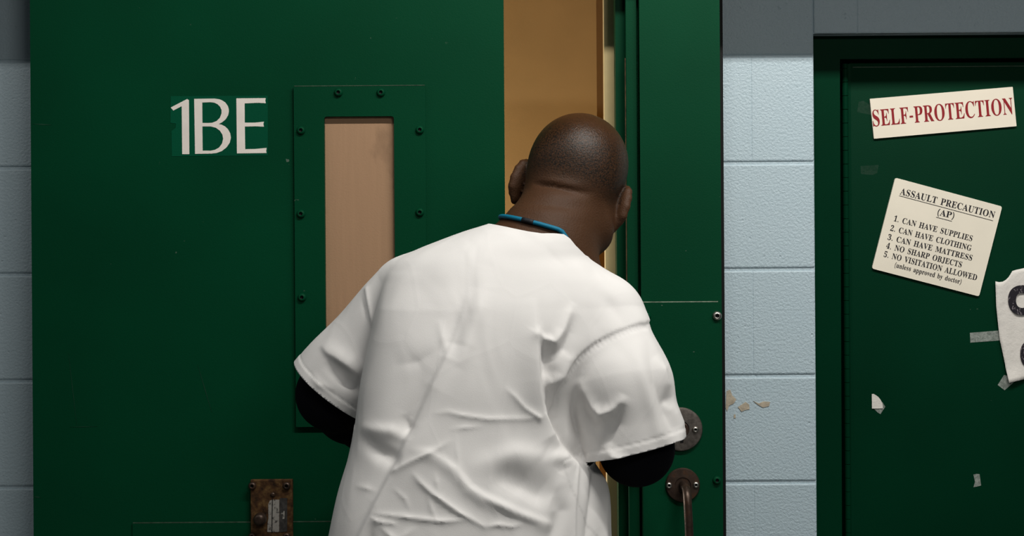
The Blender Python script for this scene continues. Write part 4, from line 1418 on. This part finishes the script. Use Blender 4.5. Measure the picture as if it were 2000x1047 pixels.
# keep the largest piece
bm.to_mesh(me); bm.free()
Y1, Y3 = -.62, -.50
FOLDS = [
    # long diagonal fold over the back, steep on its left
    ([(922, 560, 0), (905, 620, 4), (880, 690, 7), (850, 752, 10), (800, 862, 10), (762, 940, 8), (715, 1040, 7), (690, 1110, 5)], 60, 9, Y1),
    ([(912, 600, 0), (878, 690, -4), (845, 745, -4), (812, 805, -9), (788, 850, -6), (765, 905, -3), (735, 960, 0)], 20, 24, Y1),
    # hanging folds beside the right armhole
    ([(1040, 580, 0), (1046, 655, 6), (1049, 740, 9), (1055, 800, 8), (1078, 846, 8), (1092, 872, 0)], 7, 34, Y1),
    ([(1061, 662, -6), (1066, 700, -13), (1069, 745, -11), (1074, 790, -9), (1086, 830, -5), (1096, 860, 0)], 15, 11, Y1),
    ([(1050, 652, 5), (1062, 660, 8), (1080, 667, 9), (1098, 645, 7), (1112, 612, 4), (1122, 590, 0)], 9, 12, Y1),
    ([(1085, 690, -6), (1100, 680, -8), (1112, 650, -6), (1122, 612, 0)], 12, 12, Y1),
    ([(1062, 728, 0), (1078, 746, 7), (1096, 732, 7), (1108, 705, 3)], 10, 14, Y1),
    ([(1150, 560, 0), (1185, 590, -3), (1212, 625, -2)], 14, 14, Y3),
    # soft hollows high on the back
    ([(928, 520, 0), (905, 600, -4), (890, 668, -6), (880, 696, 0)], 20, 20, Y1),
    ([(955, 520, 0), (938, 600, 4), (915, 670, 4), (897, 715, 0)], 16, 22, Y1),
    ([(858, 620, 0), (868, 660, 3), (876, 700, 0)], 10, 8, Y1),
    ([(770, 712, 0), (820, 702, -2), (870, 672, 0)], 12, 12, Y1),
    ([(1074, 786, -3), (1086, 830, -9), (1110, 868, -10), (1134, 893, -8)], 8, 9, Y1 + .02),
    # creases
    ([(985, 750, 0), (1005, 770, 2.2), (1022, 792, 3), (1046, 812, 4)], 5, 6, Y1),
    ([(848, 800, 0), (880, 797, 1.5), (905, 803, 2.5), (955, 811, 2.8), (1030, 813, 1.5), (1042, 812, 0)], 5, 6, Y1),
    ([(810, 868, 0), (843, 873, 2.5), (866, 885, 3), (889, 902, 4.5), (918, 937, 5), (945, 955, 6), (973, 968, 7.5), (1017, 990, 6.5), (1063, 1010, 4), (1085, 1018, 0)], 8, 15, Y1),
    ([(930, 945, 0), (955, 968, -1.2), (990, 990, -1.8), (1040, 1012, -1)], 7, 7, Y1),
    ([(958, 925, 0), (990, 925, -8), (1020, 937, -11), (1055, 955, -10), (1078, 966, 0)], 28, 20, Y1),
    ([(915, 905, 0), (955, 892, 4), (1005, 880, 7), (1045, 888, 6), (1070, 905, 3)], 20, 26, Y1),
    ([(1062, 880, 0), (1080, 890, 6), (1100, 895, 8), (1112, 910, 5), (1108, 935, 2)], 14, 14, Y1),
    ([(1085, 960, -3), (1095, 990, -6), (1080, 1030, -6), (1070, 1060, -4)], 14, 14, Y1),
    ([(736, 983, 0), (765, 985, 2), (802, 988, 3.5), (872, 996, 3.5), (918, 995, 0)], 5, 6, Y1),
    ([(736, 990, 0), (752, 998, 3.5), (775, 1000, 2.5), (790, 1002, 0)], 4, 5, Y1),
    ([(770, 910, 0), (782, 904, 2.5), (814, 887, 3.2), (848, 871, 3), (889, 846, 0)], 5, 6, Y1),
    ([(812, 905, 0), (828, 925, 3), (850, 945, 4), (869, 958, 4.5), (901, 981, 4.5), (945, 1006, 2)], 6, 6, Y1),
    ([(893, 832, 0), (896, 870, 1.6), (899, 900, 1.6), (908, 940, 0)], 4, 4, Y1),
    ([(940, 1010, 0), (973, 1006, 3.2), (1000, 1011, 2.4), (1022, 1008, 0)], 5, 5, Y1),
    ([(752, 1004, 0), (775, 1022, 3), (802, 1048, 3), (830, 1075, 0)], 6, 6, Y1),
    ([(765, 1050, 0), (802, 1020, 2), (824, 1005, 0)], 5, 5, Y1),
    ([(855, 905, 0), (858, 925, 1.8), (862, 945, 0)], 4, 4, Y1),
    ([(778, 935, 0), (800, 955, 1.8), (812, 980, 0)], 4, 4, Y1),
    ([(842, 945, 0), (850, 975, 2), (862, 1000, 0)], 4, 4, Y1),
    ([(880, 830, 0), (910, 826, 1.8), (950, 824, 0)], 4, 4, Y1),
    # left flank
    ([(706, 848, 0), (728, 858, -5), (752, 874, -8), (778, 884, -6), (795, 888, 0)], 15, 15, Y1),
    ([(700, 830, 0), (735, 834, 3.5), (770, 834, 5), (798, 842, 3), (806, 850, 0)], 12, 14, Y1),
    ([(792, 800, 0), (803, 826, -7), (800, 848, 0)], 10, 10, Y1),
    ([(700, 938, 0), (725, 940, 2), (748, 945, 0)], 6, 6, Y1),
    ([(742, 1000, 0), (738, 1035, -5), (728, 1075, -4)], 12, 12, Y1),
    # right side seam and the hanging front panel
    ([(1128, 880, 0), (1122, 920, 3), (1118, 980, 3), (1116, 1050, 3), (1112, 1110, 2)], 4, 7, Y1 + .06),
    ([(1160, 890, 0), (1156, 930, -7), (1148, 990, -7), (1140, 1060, -6)], 9, 9, Y1 + .08),
    ([(1178, 900, 0), (1176, 960, 4), (1174, 1050, 4)], 10, 8, Y1 + .1),
    # left sleeve
    ([(625, 672, 0), (642, 688, 4), (662, 700, 7), (682, 712, 8), (697, 725, 4), (706, 733, 0)], 20, 7, -.52),
    ([(640, 702, 0), (660, 722, -6), (682, 745, -7), (697, 760, -3), (706, 768, 0)], 14, 14, -.52),
    ([(612, 728, 0), (630, 748, 3), (665, 760, 0)], 8, 8, -.5),
    ([(716, 566, 2.5), (722, 590, 2.5), (729, 618, 2.5), (732, 640, 0)], 6, 5, -.52),
    ([(704, 574, 0), (712, 600, -1.2), (720, 632, 0)], 4, 4, -.52),
    # right sleeve
    ([(1128, 735, 0), (1140, 765, 4), (1154, 790, 7), (1170, 803, 9), (1190, 795, 7), (1208, 778, 4), (1214, 765, 0)], 10, 12, -.585),
    ([(1135, 760, 0), (1140, 800, -5), (1152, 830, -5)], 14, 10, -.585),
    ([(1205, 790, -3), (1200, 820, -7), (1188, 855, -5)], 12, 12, -.585),
    ([(1182, 870, 0), (1194, 885, 7), (1212, 890, 5), (1225, 885, 0)], 10, 10, -.585),
    ([(1236, 660, 0), (1246, 722, 3), (1262, 780, 4), (1280, 836, 4), (1292, 862, 0)], 12, 14, -.56),
    ([(1258, 660, 0), (1268, 740, -3), (1290, 800, -4), (1306, 840, 0)], 9, 9, -.54),
    ([(1270, 690, 0), (1286, 715, 6), (1294, 745, 5), (1296, 770, 0)], 10, 10, -.53),
    ([(1296, 775, 0), (1310, 800, 5), (1320, 822, 6), (1318, 850, 4)], 14, 12, -.53),
    ([(1290, 740, 0), (1292, 775, -4), (1302, 790, 0)], 9, 9, -.53),
]
SEAM = [(1080, 792), (1083, 770), (1089, 745), (1099, 722), (1113, 703), (1132, 684), (1155, 668), (1180, 655), (1206, 644), (1230, 636), (1250, 632), (1262, 632)]
ys = -.585
c, n = coords(me), normals(me)
w = np.clip((-n[:, 1] + .35) / .5, 0, 1) * (c[:, 1] < -.34)
H = fold_field(c, FOLDS)
H += fold_field(c, [([(a, b, 3.0) for a, b in SEAM], 26, 3.0, ys)])
# gathers along the armhole seam
for i in range(len(SEAM) - 1):
    for t in (.15, .5, .85):
        x0 = SEAM[i][0] + (SEAM[i + 1][0] - SEAM[i][0]) * t; y0 = SEAM[i][1] + (SEAM[i + 1][1] - SEAM[i][1]) * t
        H += fold_field(c, [([(x0 + 1, y0 + 2, -.9), (x0 + 6, y0 + 11, -1.3), (x0 + 8, y0 + 16, 0)], 2.2, 2.2, ys)])
# hems: a doubled band along each cuff
for co, no in ((CUT_L, nl), (CUT_R, axr)):
    dd = (V3(co) - c) @ V3(no)
    near = ((c - V3(co)) ** 2).sum(1) < .03
    band = np.where(near & (dd < .016), .0009 - .0016 * np.exp(-((dd - .0145) / .0016) ** 2), 0)
    H += band.astype(F)
H = H * w
# the broad drape of the cloth
H += (.0016 * np.sin(c[:, 0] * 41 + c[:, 2] * 17) * np.sin(c[:, 2] * 23 - c[:, 0] * 9 + 1.3)).astype(F)
c = c + n * H[:, None]
me.vertices.foreach_set('co', c.ravel())
smock = tag(link('smock', me, M['smock'], PERSON, True), 'white short-sleeved smock, creased across the lower back')
sm = smock.modifiers.new('cloth', 'SOLIDIFY'); sm.thickness = .0022; sm.offset = -1

# --- black undershirt: long sleeves and trunk
def d_under(P):
    d = d_trunk(P, -.018)
    d = smin(d, d_arm(P, S_L, E_L, W_L, .004), .02)
    return smin(d, d_arm(P, S_R, E_R, W_R, .004), .02)
uP, uQ = surface(d_under, (-.42, -.74, .70), (.36, -.12, 1.48), .005, 1)
me = to_mesh('undershirt', uP, uQ)
bm = bmesh.new(); bm.from_mesh(me)
for Wp, E in ((W_L, E_L), (W_R, E_R)):
    cut(bm, Wp - (Wp - E).normalized() * .012, (Wp - E).normalized(), lambda q, Wp=Wp: ((q - V3(Wp)) ** 2).sum(1) < .0081)
cut(bm, (0, 0, .84), (0, 0, -1))
cut(bm, nk0 - nk_n * .035, nk_n)
bm.to_mesh(me); bm.free()
tag(link('undershirt', me, M['black_cloth'], PERSON, True), 'black long-sleeved undershirt')

# --- trousers and shoes, below the picture
def d_trous(P):
    return d_legs(P, .012)
tP, tQ = surface(d_trous, (-.42, -.86, .02), (.30, -.40, 1.0), .008, 1)
me = to_mesh('trousers', tP, tQ)
bm = bmesh.new(); bm.from_mesh(me)
cut(bm, (0, 0, .055), (0, 0, -1)); cut(bm, (0, 0, .90), (0, 0, 1))
bm.to_mesh(me); bm.free()
link('trousers', me, M['trouser'], PERSON, True)
for A in (ANK_L, ANK_R):
    def d_shoe(P, A=A):
        d = smin(d_ell(P, (A.x, A.y + .005, .055), (.046, .062, .058)), d_ell(P, (A.x, A.y + .12, .034), (.050, .095, .042)), .03)
        return np.maximum(d, .002 - P[:, 2])
    hP, hQ = surface(d_shoe, (A.x - .08, A.y - .09, -.02), (A.x + .08, A.y + .26, .14), .005, 0)
    link('shoe', to_mesh('shoe', hP, hQ), M['shoe'], PERSON, True)

# --- cord round the neck
p0, p1 = np.array(at(990, 429, -.47)), np.array(at(1084, 459, -.53))
ax0 = np.array(at(1084, 458, -.445))
u = np.array(at(1160, 478, -.445)) - np.array(at(990, 428, -.445)); u /= np.linalg.norm(u)
v = np.array([0, 1.0, -.06]); v -= u * (v @ u); v /= np.linalg.norm(v)
NRING = 96
dirs = np.array([u * math.cos(2 * math.pi * k / NRING) + v * math.sin(2 * math.pi * k / NRING) for k in range(NRING)])
drop = np.array([[0, 0, -.105 * max(0, math.cos(2 * math.pi * k / NRING) - .05) - .02 * max(0, math.sin(2 * math.pi * k / NRING))] for k in range(NRING)])
tt = np.full(NRING, .03)
for _ in range(60):
    d = d_body((ax0 + drop + dirs * tt[:, None]).astype(F))
    tt = np.clip(tt - (d - .0032) * .6, .02, .13)
tt = np.convolve(np.r_[tt[-3:], tt, tt[:3]], np.ones(7) / 7, 'valid')
ring = ax0 + drop + dirs * tt[:, None]
bm = bmesh.new()
tube_bm(bm, [Vector(p) for p in ring], .0036, 10, True)
cord = tag(bm_obj('necklace', bm, M['cord_blue'], PERSON, True), 'blue cord with a black wrapped section')
px = lambda p: 1000 + (p[0]) * FPX / (p[1] + 2.6)
idx = [k for k in range(NRING) if ring[k][1] < -.47 and 1017 < px(ring[k]) < 1046]
print('cord idx', idx)
if len(idx) > 1:
    bm = bmesh.new()
    tube_bm(bm, [Vector(ring[k]) for k in sorted(idx)], .0042, 10)
    bm_obj('wrap', bm, M['cord_black'], cord, True)
